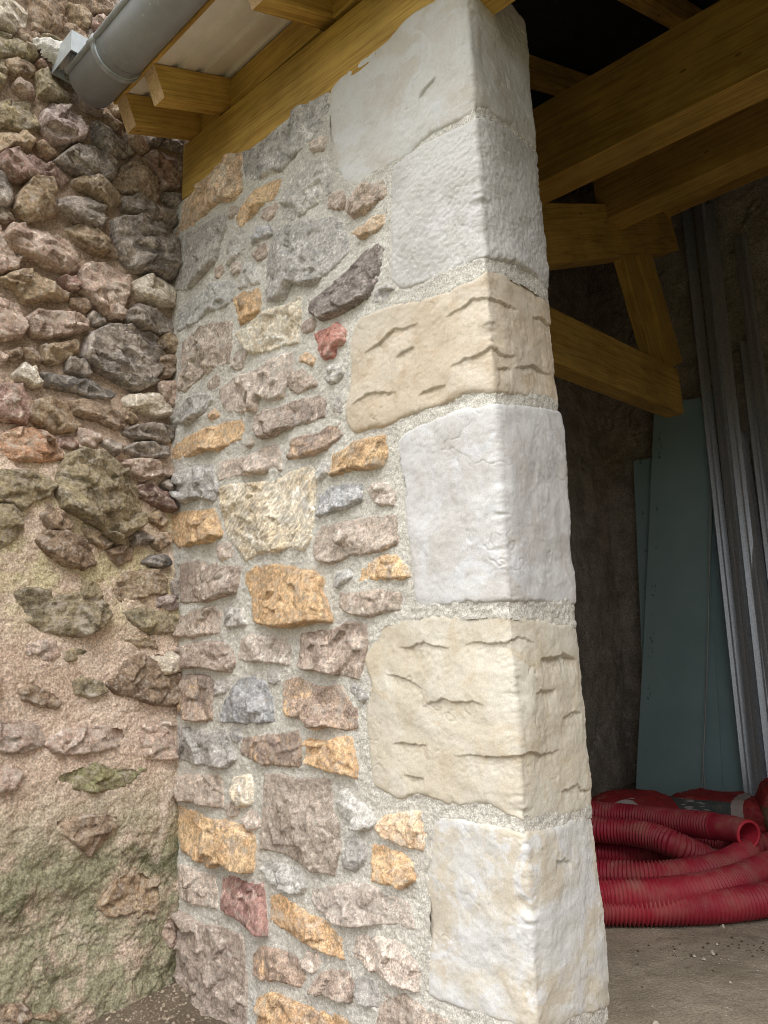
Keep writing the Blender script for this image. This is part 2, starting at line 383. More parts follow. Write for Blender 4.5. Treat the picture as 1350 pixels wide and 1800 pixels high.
# stones of the new wall: region | tone | relief (cm) | outline
NEW = '''A|tan|2.2|45,625 80,560 100,440 200,330 290,225 375,205 380,300 385,390 340,450 270,460 200,510 130,580
A|grey|1.8|382,205 450,180 560,80 640,10 740,-60 830,-110 835,-30 800,60 760,120 700,175 640,235 590,300 530,300 470,345 400,350 387,290
A|orange|2.4|345,560 375,490 440,410 510,370 580,345 570,390 540,450 480,480 430,540 370,600
A|lgrey|1.2|580,550 600,450 640,350 700,270 760,245 830,240 850,330 850,410 790,460 730,500 690,540 640,560
A|grey|1.6|60,640 150,600 250,545 300,530 300,600 260,680 240,780 180,840 110,920 60,910 50,750
A|lgrey|1.2|290,790 300,690 370,610 395,610 390,710 340,760 310,800
A|blue|1.6|420,650 460,600 520,590 535,640 480,660 440,695
A|grey|2.4|530,690 580,630 700,570 850,545 900,580 930,650 950,720 880,790 800,870 740,905 640,890 600,980 520,985 510,920 510,780
A|brown|2.2|925,500 960,440 1020,390 1120,360 1140,420 1080,470 1020,530 970,545
A|tan|2.0|955,630 1010,590 1080,550 1130,540 1130,580 1080,620 1010,660
A|dark|2.6|745,1000 780,960 880,880 960,800 1030,720 1100,690 1125,710 1110,800 1080,900 1040,970 960,1020 880,1060 800,1085 755,1050
A|lgrey|1.4|370,830 390,790 440,780 475,850 470,890 420,910 360,920
A|lgrey|1.4|65,1130 70,1020 140,960 220,900 300,880 350,900 330,980 290,1015 200,1040 140,1100
A|ochre|2.6|330,980 380,950 470,920 475,990 470,1040 430,1070 375,1115 350,1050
A|cream|2.4|380,1170 430,1130 490,1060 560,1040 640,1020 690,980 690,1080 680,1210 600,1215 520,1255 430,1260 395,1220
A|brown|2.2|70,1440 85,1330 90,1190 130,1150 200,1110 300,1095 330,1110 325,1240 310,1310 240,1340 160,1390 100,1450
A|brick|2.0|755,1160 810,1140 880,1110 925,1150 920,1200 870,1230 860,1280 815,1290 790,1230
A|pink|2.2|260,1450 330,1400 420,1380 500,1310 590,1270 645,1260 645,1330 620,1420 600,1490 530,1510 470,1480 450,1560 390,1570 300,1570 265,1520
A|tan|1.4|680,1290 720,1255 765,1290 755,1320 690,1310
A|lgrey|1.4|820,1390 850,1330 900,1320 910,1370 880,1410 840,1420
A|brown|2.0|630,1420 650,1370 700,1350 750,1380 770,1430 720,1450 670,1475 635,1455
A|mauve|2.6|440,1600 480,1570 580,1560 680,1510 790,1490 820,1510 815,1590 740,1620 640,1650 550,1695 490,1710 450,1650
A|grey|1.8|55,1620 80,1530 150,1480 210,1480 225,1510 190,1560 110,1625
A|tan|1.2|192,1592 228,1562 252,1590 220,1618
A|grey|1.4|860,1580 875,1500 900,1490 905,1570
B|orange|2.4|25,300 60,230 110,195 200,165 290,130 370,120 390,160 375,210 310,240 250,270 190,270 110,300 50,315
B|brown|1.4|398,242 420,208 442,235 420,262
B|pink|2.0|245,400 260,340 330,315 420,310 490,265 560,240 585,300 585,375 540,350 500,390 420,395 330,410 260,430
B|twotone|2.0|625,320 640,220 700,200 780,190 830,150 890,130 910,200 860,230 820,265 760,290 690,310
B|ochre|2.4|845,410 860,300 920,270 980,230 1060,210 1130,205 1140,290 1120,350 1050,370 960,370 900,395
B|grey|2.0|50,500 60,400 140,360 225,350 235,430 260,490 230,540 160,520 100,540
B|cream|1.6r|280,470 380,450 500,450 590,420 640,390 740,360 770,410 760,500 750,620 740,740 710,800 640,780 560,800 480,810 400,850 370,800 330,760 290,690 285,590
B|lgrey|1.4|765,400 800,340 830,340 830,390 790,430
B|blue|2.2r|780,620 785,510 850,470 950,445 1010,460 1010,530 950,570 880,590
B|pink|1.6|1040,480 1090,455 1150,450 1190,490 1180,560 1120,560 1060,530
B|brown|2.2|755,790 770,720 800,680 900,660 1000,640 1100,620 1195,620 1195,700 1190,760 1120,800 1050,810 950,830 860,865 790,855 760,830
B|ochre|2.6|20,700 35,610 110,590 230,585 260,640 280,720 220,750 140,760 80,780 30,740
B|orange|2.4|1000,965 1010,900 1060,870 1110,835 1190,835 1230,870 1260,940 1210,950 1130,945 1060,950
B|mauve|2.2|85,1070 80,960 80,870 150,850 270,880 370,890 360,960 350,1020 270,1040 190,1070 120,1075
B|ochre|3.0|400,920 450,885 560,880 660,895 770,925 800,950 800,1020 820,1090 850,1170 760,1175 660,1195 540,1195 460,1175 435,1120 430,1040 400,980
B|lgrey|1.4|860,990 880,920 940,910 960,940 910,970 880,1000
B|brown|1.8|890,1100 900,1030 980,1030 1090,1020 1190,1010 1215,1040 1210,1110 1140,1120 1070,1145 990,1140 920,1115
B|brown|2.0|75,1250 80,1150 130,1120 210,1105 270,1120 265,1240 180,1240 120,1260
B|lgrey|1.6|285,1180 290,1110 380,1110 400,1190 310,1205
B|mauve|2.4|70,1420 75,1320 130,1295 230,1290 310,1300 345,1390 320,1440 250,1430 160,1410
B|pink|2.0|360,1370 370,1290 430,1250 500,1260 540,1260 610,1270 635,1330 625,1400 540,1390 460,1380 400,1390
B|mauve|2.6|685,1400 690,1250 780,1230 880,1215 960,1185 1035,1190 1035,1290 1010,1400 995,1475 900,1455 800,1430 710,1425
B|twotone|2.2|55,1640 70,1560 80,1470 150,1460 230,1480 225,1590 220,1690 150,1700 90,1680
B|blue|2.4|270,1700 280,1610 320,1540 370,1480 440,1470 500,1500 540,1590 545,1700 470,1710 360,1710
B|twotone|2.6|595,1610 600,1490 680,1475 790,1530 900,1510 940,1590 980,1640 990,1730 930,1750 850,1720 760,1730 690,1680 620,1670
C|grey|2.4|90,330 100,210 180,220 260,250 340,220 370,300 395,360 350,400 270,390 190,380
C|twotone|2.2|410,300 430,265 520,255 600,245 690,225 700,310 695,395 620,390 540,385 470,360 420,340
C|orange|2.8|730,310 745,275 830,285 900,260 940,260 960,350 965,440 890,420 810,400 740,380
C|brown|2.4|90,530 85,460 140,455 230,440 320,440 330,520 335,590 270,580 200,560 120,545
C|cream|1.8|380,520 385,450 460,440 470,500 470,570 410,585
C|brown|2.8|510,780 515,640 530,440 600,435 700,460 800,450 845,470 850,570 880,680 880,800 860,910 800,890 720,860 640,810
C|lgrey|1.8|880,580 880,520 920,510 980,570 1030,610 1060,660 1030,690 970,690 920,640
C|tan|2.0|1080,680 1100,640 1180,620 1270,615 1290,700 1280,790 1200,770 1120,730
C|orange|2.8|110,610 130,585 210,620 270,650 350,660 430,690 480,740 470,890 400,870 340,840 290,870 210,840 160,800 130,700
C|grey|1.8|915,870 920,790 950,730 1000,770 1005,840 960,890
C|orange|2.2|1045,940 1045,770 1110,790 1180,820 1230,860 1235,930 1190,960 1160,940 1100,950
C|lgrey|1.8|510,880 540,850 620,860 700,890 730,960 700,1000 640,980 580,950
C|pink|2.0|105,870 150,870 220,900 290,920 305,1000 300,1065 220,1050 160,1030 120,950
C|red|2.4|330,1070 330,930 380,920 450,960 520,960 530,1060 545,1190 470,1160 400,1110
C|orange|2.6|560,1130 560,1010 610,1010 680,1060 740,1110 830,1140 890,1220 910,1310 840,1280 740,1230 650,1180
C|pink|2.2|750,980 850,970 930,945 1040,970 1120,1010 1210,1050 1230,1110 1240,1170 1160,1140 1060,1140 950,1150 880,1130 800,1080 760,1030
C|pink|2.4|955,1290 960,1220 1000,1200 1100,1220 1190,1240 1230,1310 1260,1380 1255,1450 1180,1420 1100,1380 1010,1340
C|mauve|3.0|5,1400 60,1300 110,1180 150,1100 230,1150 330,1160 420,1200 435,1320 440,1450 440,1640 380,1750 250,1700 120,1600 40,1500
C|twotone|2.4|480,1380 475,1290 520,1250 600,1270 690,1310 725,1400 700,1440 600,1400 530,1410
C|mauve|2.2|770,1450 790,1390 840,1370 930,1370 955,1440 940,1510 850,1480
C|orange|2.6|500,1700 500,1500 560,1470 680,1520 780,1560 900,1580 980,1640 1000,1740 800,1750 600,1730
C|brown|2.4|1040,1680 1080,1540 1110,1480 1200,1490 1300,1550 1380,1600 1460,1660 1440,1740 1200,1740'''
# modelled corner blocks: tones a,b,c | grain | front and reveal outline ; carved nicks below
BLOCKS = [
 ('white corner block under the beam', ((220, 218, 212), (212, 206, 196), (224, 224, 222)), 0.75,
  'D|60,420 130,350 250,250 340,190 410,100 540,20 640,-40 730,-80 745,-30 800,-60 880,-40 950,60 975,140 1000,220 1015,330 1030,500 1045,660 1050,750 1000,665 900,590 830,550 785,510 700,560 600,600 500,660 420,740 340,780 250,840 160,885 120,870 90,800 60,700 45,580 60,480',
  ['D|490,480 520,430 570,370']),
 ('grainy white corner block', ((222, 220, 216), (210, 206, 202), (224, 222, 220)), 2.1,
  'D|345,800 400,760 500,690 620,630 720,590 785,570 850,590 930,640 1000,690 1050,770 1075,960 1085,1100 1100,1250 1105,1370 1050,1340 980,1280 890,1240 800,1220 720,1245 620,1290 520,1340 440,1360 380,1370 350,1330 350,1200 345,1000', []),
 ('beige corner block with carved nicks', ((222, 210, 192), (214, 199, 177), (206, 187, 162)), 0.7,
  'D|150,1640 160,1580 200,1510 300,1470 400,1440 520,1420 650,1370 750,1330 820,1285 900,1310 980,1350 1060,1400 1115,1440 1135,1530 1150,1600;E|1050,40 1055,150 1070,290 1000,265 900,245 800,235 740,230 640,235 560,270 500,290 400,320 340,350 240,390 170,400 110,420 85,380 75,320 95,240 90,130',
  ['D|610,1510 680,1470 740,1420 800,1410 850,1430 940,1470', 'D|215,1680 300,1620 360,1560 400,1560 480,1535', 'D|1015,1500 1050,1500 1090,1530 1120,1545',
   'D|370,1700 410,1665 460,1645', 'E|565,130 620,90 700,60 730,25 770,60 830,75', 'E|825,120 880,115 920,105 970,130 1010,155', 'E|110,295 180,245 210,235 310,235', 'E|410,250 460,225 490,210 545,200', 'E|760,125 790,120 815,130']),
 ('smooth white corner block', ((220, 219, 217), (210, 206, 202), (226, 226, 228)), 0.4,
  'E|315,440 400,390 500,350 600,310 680,310 760,290 830,290 920,300 1000,310 1060,320 1080,420 1080,560 1100,700 1115,850 1115,1000 1125,1195 1000,1190 900,1185 780,1185 650,1190 520,1200 390,1210 385,1080 370,950 345,800 335,650 310,560', []),
 ('large cream corner block with carved nicks', ((223, 216, 201), (217, 207, 188), (212, 198, 174)), 0.7,
  'E|235,1290 330,1270 450,1255 600,1250 780,1245 880,1265 980,1280 1060,1300 1130,1270 1140,1350 1160,1560;F|1105,60 1110,200 1135,380 1165,500 1175,600 1170,700 1080,715 980,735 900,745 800,745 740,720 700,690 640,670 560,690 470,675 400,640 330,640 270,660 200,620 145,590 135,500 130,420 120,320 115,240 150,160 115,50;E|165,1450 200,1370',
  ['E|310,1400 370,1395 430,1370 480,1390 550,1400', 'E|610,1390 660,1370 740,1380 800,1375 860,1345 920,1380', 'E|945,1450 1000,1440 1050,1425 1115,1450', 'E|260,1520 320,1530 380,1555 430,1585',
   'F|375,235 430,215 470,200 530,220 620,215 665,235', 'F|890,20 940,20 1000,5 1060,25', 'F|865,185 890,165 930,165 965,160', 'F|990,300 1030,270 1060,260 1085,270',
   'F|525,465 600,455 680,465 760,465 840,445 900,460 960,440 995,435', 'F|240,410 290,400 330,410 400,415', 'F|995,630 1030,610 1065,595 1090,620 1125,620', 'F|295,550 340,555 390,570']),
 ('white corner block with beige wash at the foot', ((222, 221, 217), (214, 204, 186), (226, 226, 226)), 0.6,
  'F|430,745 520,750 620,770 720,785 820,820 880,810 960,790 1060,760 1130,740 1170,730 1185,850 1190,960 1215,1100 1240,1300 1240,1480 1250,1590 1190,1620 1100,1640 1040,1660 980,1700 930,1720 860,1700 740,1670 640,1640 520,1600 410,1565 398,1500 400,1300 395,1100 395,1000 420,880',
  ['F|950,945 990,935 1025,940']),
]
new_wall = thing('stone_wall', 'newly pointed rubble stone wall with large pale modelled corner blocks', 'wall', (-0.9, 0.19, -0.25))

STEP_M = 0.0055
us = np.concatenate([np.arange(-2.02, DEP + 0.06, STEP_M), np.linspace(DEP + 0.065, DEP + 1.9, 60)])
TOPZ = 3.42
vsx = np.arange(-0.26, TOPZ, STEP_M)
MS, MV = np.meshgrid(us, vsx, indexing='ij')
cover = np.full(MS.shape, -1.0)                 # signed distance inside any stone
def touch(poly, S0, V0, seed, amp):
    P = np.array(poly); lo = P.min(0) - .03; hi = P.max(0) + .03
    i0, i1 = np.searchsorted(us, [lo[0], hi[0]]); j0, j1 = np.searchsorted(vsx, [lo[1], hi[1]])
    if i1 <= i0 or j1 <= j0: return
    s, v = MS[i0:i1, j0:j1], MV[i0:i1, j0:j1]
    cover[i0:i1, j0:j1] = np.maximum(cover[i0:i1, j0:j1], poly_sdf(*warp(s, v, amp, seed), poly))

def build_new_stone(k, line, poly=None):
    reg, tone, rel, pts = line.split('|')
    ridged = rel.endswith('r'); H = 1.2 * float(rel.rstrip('r')) / 100.0
    if poly is None: poly = [to_strip(p) for p in parse(pts, reg)]
    poly = [(p[0] - 0.045 * float(sstep(-1.66, -1.74, p[0])), p[1]) for p in poly]
    seed = 100 + k * 3
    S, V = stone_grid(poly, 0.0052)
    d = poly_sdf(*warp(S, V, 0.006, seed), poly)
    d = d + 0.010 + 0.005 * fbm(S, V, 50, 3, seed + 5, 0.6)
    c = np.array(poly).mean(0); sz = (np.array(poly).max(0) - np.array(poly).min(0))
    dm = max(0.02, float(d.max()))
    r = 0.009
    prof = np.where(d > 0, np.clip(d / r, 0, 1), np.clip(d / 0.006, -2.2, 0)); prof = np.where(d > 0, prof * (1.35 - 0.35 * prof), prof)
    tilt = (c[1] - V) / max(0.06, sz[1]) * H * 0.85
    fc = facets(S, V, c, max(sz), 7, 1.0, seed)
    fc = np.clip(0.75 * fc + fracture(S, V, c, sz, 2 + int(sz[0] * sz[1] * 160), 0.12 * H, seed + 1) * 0.75, -0.8 * H, 0.8 * H)
    low = fbm(S, V, 9, 3, seed + 11) * 0.005 + fbm(S, V, 30, 4, seed + 13, 0.72) * 0.0052 + fbm(S * 0.35, V + 0.2 * S, 34, 3, seed + 15, 0.6) * 0.004
    rid = np.abs(fbm(S, V, 13, 4, seed + 17, 0.6)); low = low - 0.004 * sstep(0.03, 0.0, rid) * sstep(0.005, 0.02, d)
    if ridged:
        ang = 0.75 if tone == 'cream' else 1.45
        t = (S * math.sin(ang) - V * math.cos(ang)) if tone == 'cream' else S
        t = t + 0.012 * fbm(S, V, 14, 3, seed + 19)
        low = low + 0.011 * (np.abs(np.sin(t * (150 if tone == 'cream' else 120))) - 0.5) * (0.4 + 0.9 * np.abs(fbm(S, V, 11, 2, seed + 23)) * 2)
    body = np.maximum(0.6 * H + tilt + fc + low + 0.004, 0.004 + 0.5 * low)
    h = np.where(d > 0, -0.008 + (body + 0.008) * prof, -0.008 + 0.012 * prof)
    q, used = grid_quads(*S.shape, d > -0.009)
    P3 = strip_point(S.ravel(), V.ravel(), h.ravel())[used]
    o = mesh_obj('stone', P3, q, M_STONE, new_wall)
    set_tones(o, tone, seed, dust=0.75 if tone in ('lgrey', 'grey', 'pink', 'cream') else 0.6, gain=1.36)
    touch(poly, None, None, seed, 0.007)
for k, line in enumerate(NEW.split('\n')): build_new_stone(k, line)

def fill_new():
    fs = np.arange(-1.76, -0.05, 0.012); fv = np.arange(-0.15, 3.3, 0.012); A, B = np.meshgrid(fs, fv, indexing='ij')
    fre = np.full(A.shape, 1e9)
    for line in NEW.split('\n'):
        reg, tone, rel, pts = line.split('|'); fre = np.minimum(fre, -poly_sdf(A, B, [to_strip(p) for p in parse(pts, reg)]))
    for b in BLOCKS: fre = np.minimum(fre, -poly_sdf(A, B, block_poly(b[3])[0]))
    r = np.random.default_rng(31); out = []
    for it in range(26):
        i, j = np.unravel_index(np.argmax(fre), fre.shape); rad = fre[i, j]
        if rad < 0.036: break
        rad = min(rad - 0.014, 0.05); n = r.integers(5, 8); rot = r.uniform(-.5, .3); poly = []
        for t in range(n):
            a = 2 * math.pi * (t + r.uniform(-.3, .3)) / n; px, py = rad * 1.35 * math.cos(a) * r.uniform(.8, 1.1), rad * 0.85 * math.sin(a) * r.uniform(.8, 1.1)
            poly.append((fs[i] + px * math.cos(rot) - py * math.sin(rot), fv[j] + px * math.sin(rot) + py * math.cos(rot)))
        fre = np.minimum(fre, -poly_sdf(A, B, poly) - 0.01); out.append(poly)
    return out
def block_poly(txt):
    out = []
    for seg in txt.split(';'):
        reg, pts = seg.split('|'); out += parse(pts, reg)
    return [to_strip(p) for p in out], out
for k, poly in enumerate(fill_new()): build_new_stone(140 + k, 'A|%s|%.1f|' % (('grey', 'pink', 'brown', 'grey', 'pink', 'mauve', 'brown')[k % 7], 0.7 + 0.15 * (k % 4)), poly)
for k, (lab, tones, grain, txt, nicks) in enumerate(BLOCKS):
    poly, pix = block_poly(txt)
    smax = max(p[0] for p in poly)
    # the blocks run round the far edge of the reveal as well
    poly = [(DEP + 0.16, p[1]) if p[0] > DEP - 0.035 else p for p in poly]
    poly = smooth_poly(poly); seed = 900 + 13 * k
    S, V = stone_grid(poly, 0.0032)
    d = poly_sdf(*warp(S, V, 0.007, seed), poly) + 0.006 + 0.005 * fbm(S, V, 45, 4, seed + 3, 0.65) - 0.022 * np.clip(fbm(S, V, 11, 3, seed + 4, 0.6) - 0.22, 0, 1)
    prof = np.where(d > 0, 1 - np.exp(-np.clip(d, 0, 1) / 0.005), np.clip(d / 0.005, -2.2, 0))
    body = 0.012 + 0.018 * fbm(S, V, 2.6, 3, seed + 5) + 0.005 * fbm(S, V, 12, 3, seed + 7) + 0.0016 * grain * fbm(S, V, 60, 3, seed + 9)
    # trowelled dents and soft ridges
    body = body + np.clip(facets(S, V, np.array(poly).mean(0), 0.5, 6, 0.10, seed + 21), -0.01, 0.01) + 0.004 * np.clip(fbm(S, V, 7, 4, seed + 23, 0.6) - 0.15, 0, 1) * 4 * sstep(0, .05, d) * 0.6
    ck = np.abs(fbm(S + 0.4 * V, V, 3.0, 4, seed + 25, 0.6)); body = body - 0.0035 * sstep(0.012, 0.0, ck) * sstep(0.0, 0.3, fbm(S, V, 4, 2, seed + 27))
    # worn, granular arris at the two corners
    for e in (0.0, DEP):
        w = np.exp(-((S - e) / (0.020 + 0.012 * (k % 3))) ** 2)
        body = body - w * (0.005 + 0.009 * np.clip(fbm(S * 0.3, V, 9, 3, seed + 31, 0.5) + 0.1, 0, 1) + 0.002 * fbm(S, V, 80, 3, seed + 33))
    body = body - 0.055 * np.exp(-(S / 0.030) ** 2) * np.clip(fbm(0.35 * S, V, 6.5, 4, seed + 35, 0.6) - 0.16, 0, 0.4)
    for nk in nicks:
        reg, pts = nk.split('|'); e = np.array([to_strip(p) for p in parse(pts, reg)])
        e = e[np.argsort(e[:, 0])]
        ve = np.interp(S, e[:, 0], e[:, 1]) + 0.008 * fbm(S, V * 0.2, 40, 4, seed + 41, 0.65)
        L = e[-1, 0] - e[0, 0]
        tap = np.clip(np.minimum(S - e[0, 0], e[-1, 0] - S) / (0.28 * L), 0, 1) ** 0.6
        t = ve - V; T = 0.03 + 0.33 * min(L, 0.16)
        dep = 0.0105 * tap * np.clip(1 - t / T, 0, 1) * (t > 0) * (S > e[0, 0]) * (S < e[-1, 0])
        body = body - dep * (1 + 0.35 * fbm(S, V, 60, 3, seed + 43))
    h = np.where(d > 0, -0.008 + (body + 0.008) * prof, -0.008 + 0.012 * prof)
    q, used = grid_quads(*S.shape, d > -0.009)
    o = mesh_obj('corner_block', strip_point(S.ravel(), V.ravel(), h.ravel())[used], q, M_BLOCK, new_wall)
    o['label'] = lab
    for kk, cc in zip(('tone_a', 'tone_b', 'tone_c'), tones): o[kk] = [float(x) for x in lin(cc) * 0.95]
    o['grain'] = float(grain)
    touch(poly, None, None, seed, 0.007)

# mortar of the new wall (one rough skin between the stones, wrapped round the reveal)
hm = 0.006 * fbm(MS, MV, 5, 3, 5) + 0.006 * fbm(MS, MV, 24, 4, 15, 0.65) + 0.0065 * fbm(MS, MV, 70, 3, 25, 0.7)
hm = hm + 0.006 * np.exp(-((cover + 0.004) / 0.008) ** 2) * (fbm(MS, MV, 12, 3, 77) + 0.15)
topz = 3.37 + 0.02 * fbm(MS, MV, 9, 3, 63) - 0.085 * sstep(-1.3, 0.1, MS)
hm = hm - np.clip((MV - topz) / 0.02, 0, 1) ** 2 * 0.03
near_corner = np.exp(-(MS / 0.03) ** 2) + np.exp(-((MS - DEP) / 0.03) ** 2)
hm = hm - 0.006 * near_corner
q, used = grid_quads(*MS.shape, (cover < 0.014) & (MV < topz + 0.03))
mesh_obj('mortar', strip_point(MS.ravel(), MV.ravel(), hm.ravel())[used], q, M_MORTAR, new_wall)

# ------------------------------------------------------------------ old wall
OLD = '''L|owhite|5|-60,-60 120,-60 170,0 180,90 120,130 60,95 -60,90
L|obrown|4|180,-40 370,-30 400,90 290,130 200,110
L|otan|4|380,-20 480,-20 520,60 500,100 420,90
L|obrown|4|500,-60 650,-60 640,30 520,30
L|ored|3|510,60 560,40 610,60 560,120 520,110
L|olive|6|-40,140 50,110 130,160 200,230 230,270 130,260 40,270 -40,235
L|ored|3|220,290 290,240 340,260 350,360 260,320
L|otan|4|50,280 150,265 220,290 220,350 110,370 60,330
L|olive|5|-50,250 60,270 70,370 40,420 -50,390
L|olive|5|220,350 270,320 370,380 400,490 310,490 240,460
L|opurp|8|240,600 270,530 320,500 390,530 450,590 475,670 455,720 370,740 300,720 250,660
L|olive|4|-40,510 80,480 170,490 220,560 250,640 170,660 80,630 -40,620
L|otan|5|-40,660 80,650 170,660 220,720 190,745 100,740 20,770 -40,740
L|ored|6|30,780 110,750 200,800 300,850 390,890 400,920 370,945 280,930 180,930 80,910 30,850
L|ogrey|6|300,830 360,780 420,740 530,740 620,800 655,830 640,900 600,935 500,920 400,870
L|ogrey|4|520,610 610,640 700,700 745,780 690,800 600,790 540,720
L|ored|4|780,800 850,750 930,770 975,830 970,960 900,970 850,900
L|obrown|6|610,940 680,850 740,800 800,830 850,920 870,1010 850,1050 760,1000 690,980
L|otan|6|410,920 480,885 570,930 650,990 665,1050 620,1070 530,1000 430,950
L|ogrey|6|330,1030 400,1000 500,1010 590,1060 605,1120 560,1180 480,1160 380,1110 330,1070
L|otan|8|100,1070 130,980 190,915 300,915 325,970 325,1060 335,1105 240,1130 170,1140
L|ogrey|6|-60,830 60,880 100,960 90,1040 30,1060 -60,1050
L|ogrey|6|670,1020 760,1000 850,1050 940,1080 965,1140 930,1210 830,1180 750,1110 680,1080
L|ogrey|7|630,1130 760,1120 870,1170 950,1250 965,1350 945,1450 860,1420 760,1410 690,1370 640,1250
L|otan|6|370,1160 470,1150 570,1200 660,1280 680,1330 590,1320 500,1290 420,1220
L|opink|8|40,1230 80,1160 180,1145 300,1190 390,1250 440,1330 440,1400 380,1410 280,1370 160,1330 80,1290
L|opink|4|-60,1130 40,1150 60,1260 140,1340 130,1390 40,1410 -60,1420
L|otan|6|10,1440 100,1410 220,1410 330,1490 410,1520 400,1555 280,1550 160,1565 110,1500
L|opink|7|450,1400 500,1360 600,1370 690,1410 720,1450 700,1560 680,1660 600,1650 520,1580 460,1500
L|owhite|6|725,1500 750,1450 820,1430 920,1460 965,1490 950,1590 860,1580 760,1550
L|ogrey|5|700,1630 750,1580 850,1600 950,1650 960,1730 880,1740 790,1700 700,1680
L|opink|6|175,1650 230,1610 340,1620 450,1630 510,1670 500,1710 400,1740 290,1760 200,1750
L|opink|3|-60,1490 80,1510 150,1580 180,1700 130,1760 -60,1760
M|ogrey|7|470,60 500,-60 600,-110 740,-110 860,-60 900,20 890,130 850,210 760,250 680,220 600,160 520,120
M|obrown|4|870,60 980,40 985,110 930,170 880,170
M|otan|4|250,0 440,-30 450,30 350,95 270,90
M|obrown|4|60,30 160,0 150,60 110,80 70,70
M|owhite|5|100,150 170,85 215,120 255,210 190,220 120,190
M|oslate|5|240,150 330,160 450,180 560,200 660,250 675,275 600,290 500,280 400,240 280,220
M|owhite|6|675,290 720,260 860,260 890,290 935,370 860,385 780,350 710,330
M|obrown|5|395,300 470,290 580,330 670,380 680,440 620,460 540,410 420,360
M|ogrey|5|660,470 740,430 860,420 945,440 950,500 900,530 780,510 690,490
M|ogrey|5|660,560 740,525 860,520 915,560 910,600 800,610 720,590
M|ogrey|4|550,530 600,500 665,570 620,600
M|opink|6|640,640 700,615 850,615 910,650 945,700 860,700 780,730 710,690
M|ored|5|730,760 800,740 900,790 965,850 960,890 900,880 800,830 750,800
M|oorange|5|-40,510 100,450 190,440 280,490 350,580 340,620 220,635 110,625 -40,610
M|olive|9|290,790 310,700 350,610 440,560 540,570 640,640 700,720 740,820 770,960 700,1010 620,1060 520,990 420,930 320,880
M|olive|5|-50,680 100,680 220,700 300,760 250,820 180,850 120,890 60,850 -50,840
M|olive|5|-60,860 60,860 120,910 130,980 60,1060 -60,1120
M|obrown|6|210,920 260,870 310,890 380,960 360,1000 260,990
M|obrown|6|185,1050 230,1000 340,1000 430,1040 490,1110 500,1180 430,1200 330,1180 240,1120
M|otan|3|420,980 500,1000 600,1060 560,1090 470,1060
M|obrown|3|570,1100 660,1070 740,1085 720,1140 640,1180 590,1145
M|oslate|4|775,1160 830,1130 900,1120 920,1180 840,1190
M|obrown|3|820,1060 880,1000 925,1000 925,1060 870,1100
M|otan|3|790,920 870,880 920,930 880,980
M|otan|3|600,1280 680,1220 830,1205 880,1260 880,1330 760,1350 640,1380 600,1350
M|olive|5|80,1330 150,1300 270,1310 280,1340 420,1330 430,1260 500,1270 530,1370 580,1450 520,1520 420,1560 300,1550 200,1520 100,1440
M|olive|3|640,1430 760,1400 860,1430 960,1440 960,1530 870,1540 780,1550 700,1490
M|ogrey|2|905,1280 985,1190 985,1360 920,1360
M|pinkg|2|130,1600 200,1575 305,1570 315,1660 250,1690 150,1680
M|otan|2|650,1570 760,1550 850,1590 830,1630 720,1610
M|olive|2|320,1650 400,1610 460,1630 420,1680 340,1690
M|obrown|3|560,1810 640,1700 740,1650 830,1690 940,1750 950,1860 960,1920 820,1920 700,1880 600,1860
M|owhite|4|780,1680 820,1630 940,1640 950,1740 850,1760
N|olive|2|370,-10 440,-30 540,-10 560,50 480,80 400,60
N|obrown|2|95,40 150,10 270,20 350,80 300,140 200,120 110,90
N|pinkg|3|-60,200 80,180 140,200 240,230 240,330 110,370 30,370 -60,350
N|pinkg|3|235,330 270,280 360,240 420,240 520,230 600,210 670,230 680,310 600,340 500,370 380,380 270,370
N|opink|2|720,270 760,210 850,200 915,210 910,400 830,410 760,390
N|omoss|2|265,500 330,450 420,420 560,430 700,430 780,460 730,520 620,560 500,580 380,560 280,540
N|pinkg|2|-60,400 60,405 120,480 60,560 -60,600
N|obrown|3|225,735 290,700 450,690 630,700 610,750 550,830 460,915 380,850 300,790
N|otan|2|510,1170 620,1000 700,960 830,1020 850,1100 800,1250 680,1240 560,1230
N|opink|2|830,1300 860,1230 950,1190 940,1350 880,1400
N|obrown|4|-60,1690 100,1680 160,1740 100,1790 -60,1810
N|otan|3|150,1760 250,1720 340,1720 300,1760 200,1780'''
old_wall = thing('old_stone_wall', 'old weathered rubble wall of rough brown and pink stones with crumbling mortar', 'wall', (OLDX, -0.6, -0.25))
ou = np.arange(-1.75, 0.20, 0.0058); ov = np.arange(-0.3, 4.75, 0.0058)
OS, OV = np.meshgrid(ou, ov, indexing='ij')
ocov = np.full(OS.shape, -1.0)
def old_depth(S, V):
    """how far the old mortar skin lies in front of the wall plane"""
    deep = sstep(1.75, 2.35, V + 0.35 * fbm(S, V, 2.5, 3, 301))
    deep = np.maximum(deep, sstep(-0.42, -0.2, S + 0.1 * fbm(S, V, 3, 3, 303)) * sstep(1.35, 1.65, V) * 0.75)
    return 0.034 * (1 - deep) - 0.05 * deep
def otouch(poly, seed, amp):
    P = np.array(poly); lo = P.min(0) - .03; hi = P.max(0) + .03
    i0, i1 = np.searchsorted(ou, [lo[0], hi[0]]); j0, j1 = np.searchsorted(ov, [lo[1], hi[1]])
    if i1 <= i0 or j1 <= j0: return
    s, v = OS[i0:i1, j0:j1], OV[i0:i1, j0:j1]
    ocov[i0:i1, j0:j1] = np.maximum(ocov[i0:i1, j0:j1], poly_sdf(*warp(s, v, amp, seed), poly))
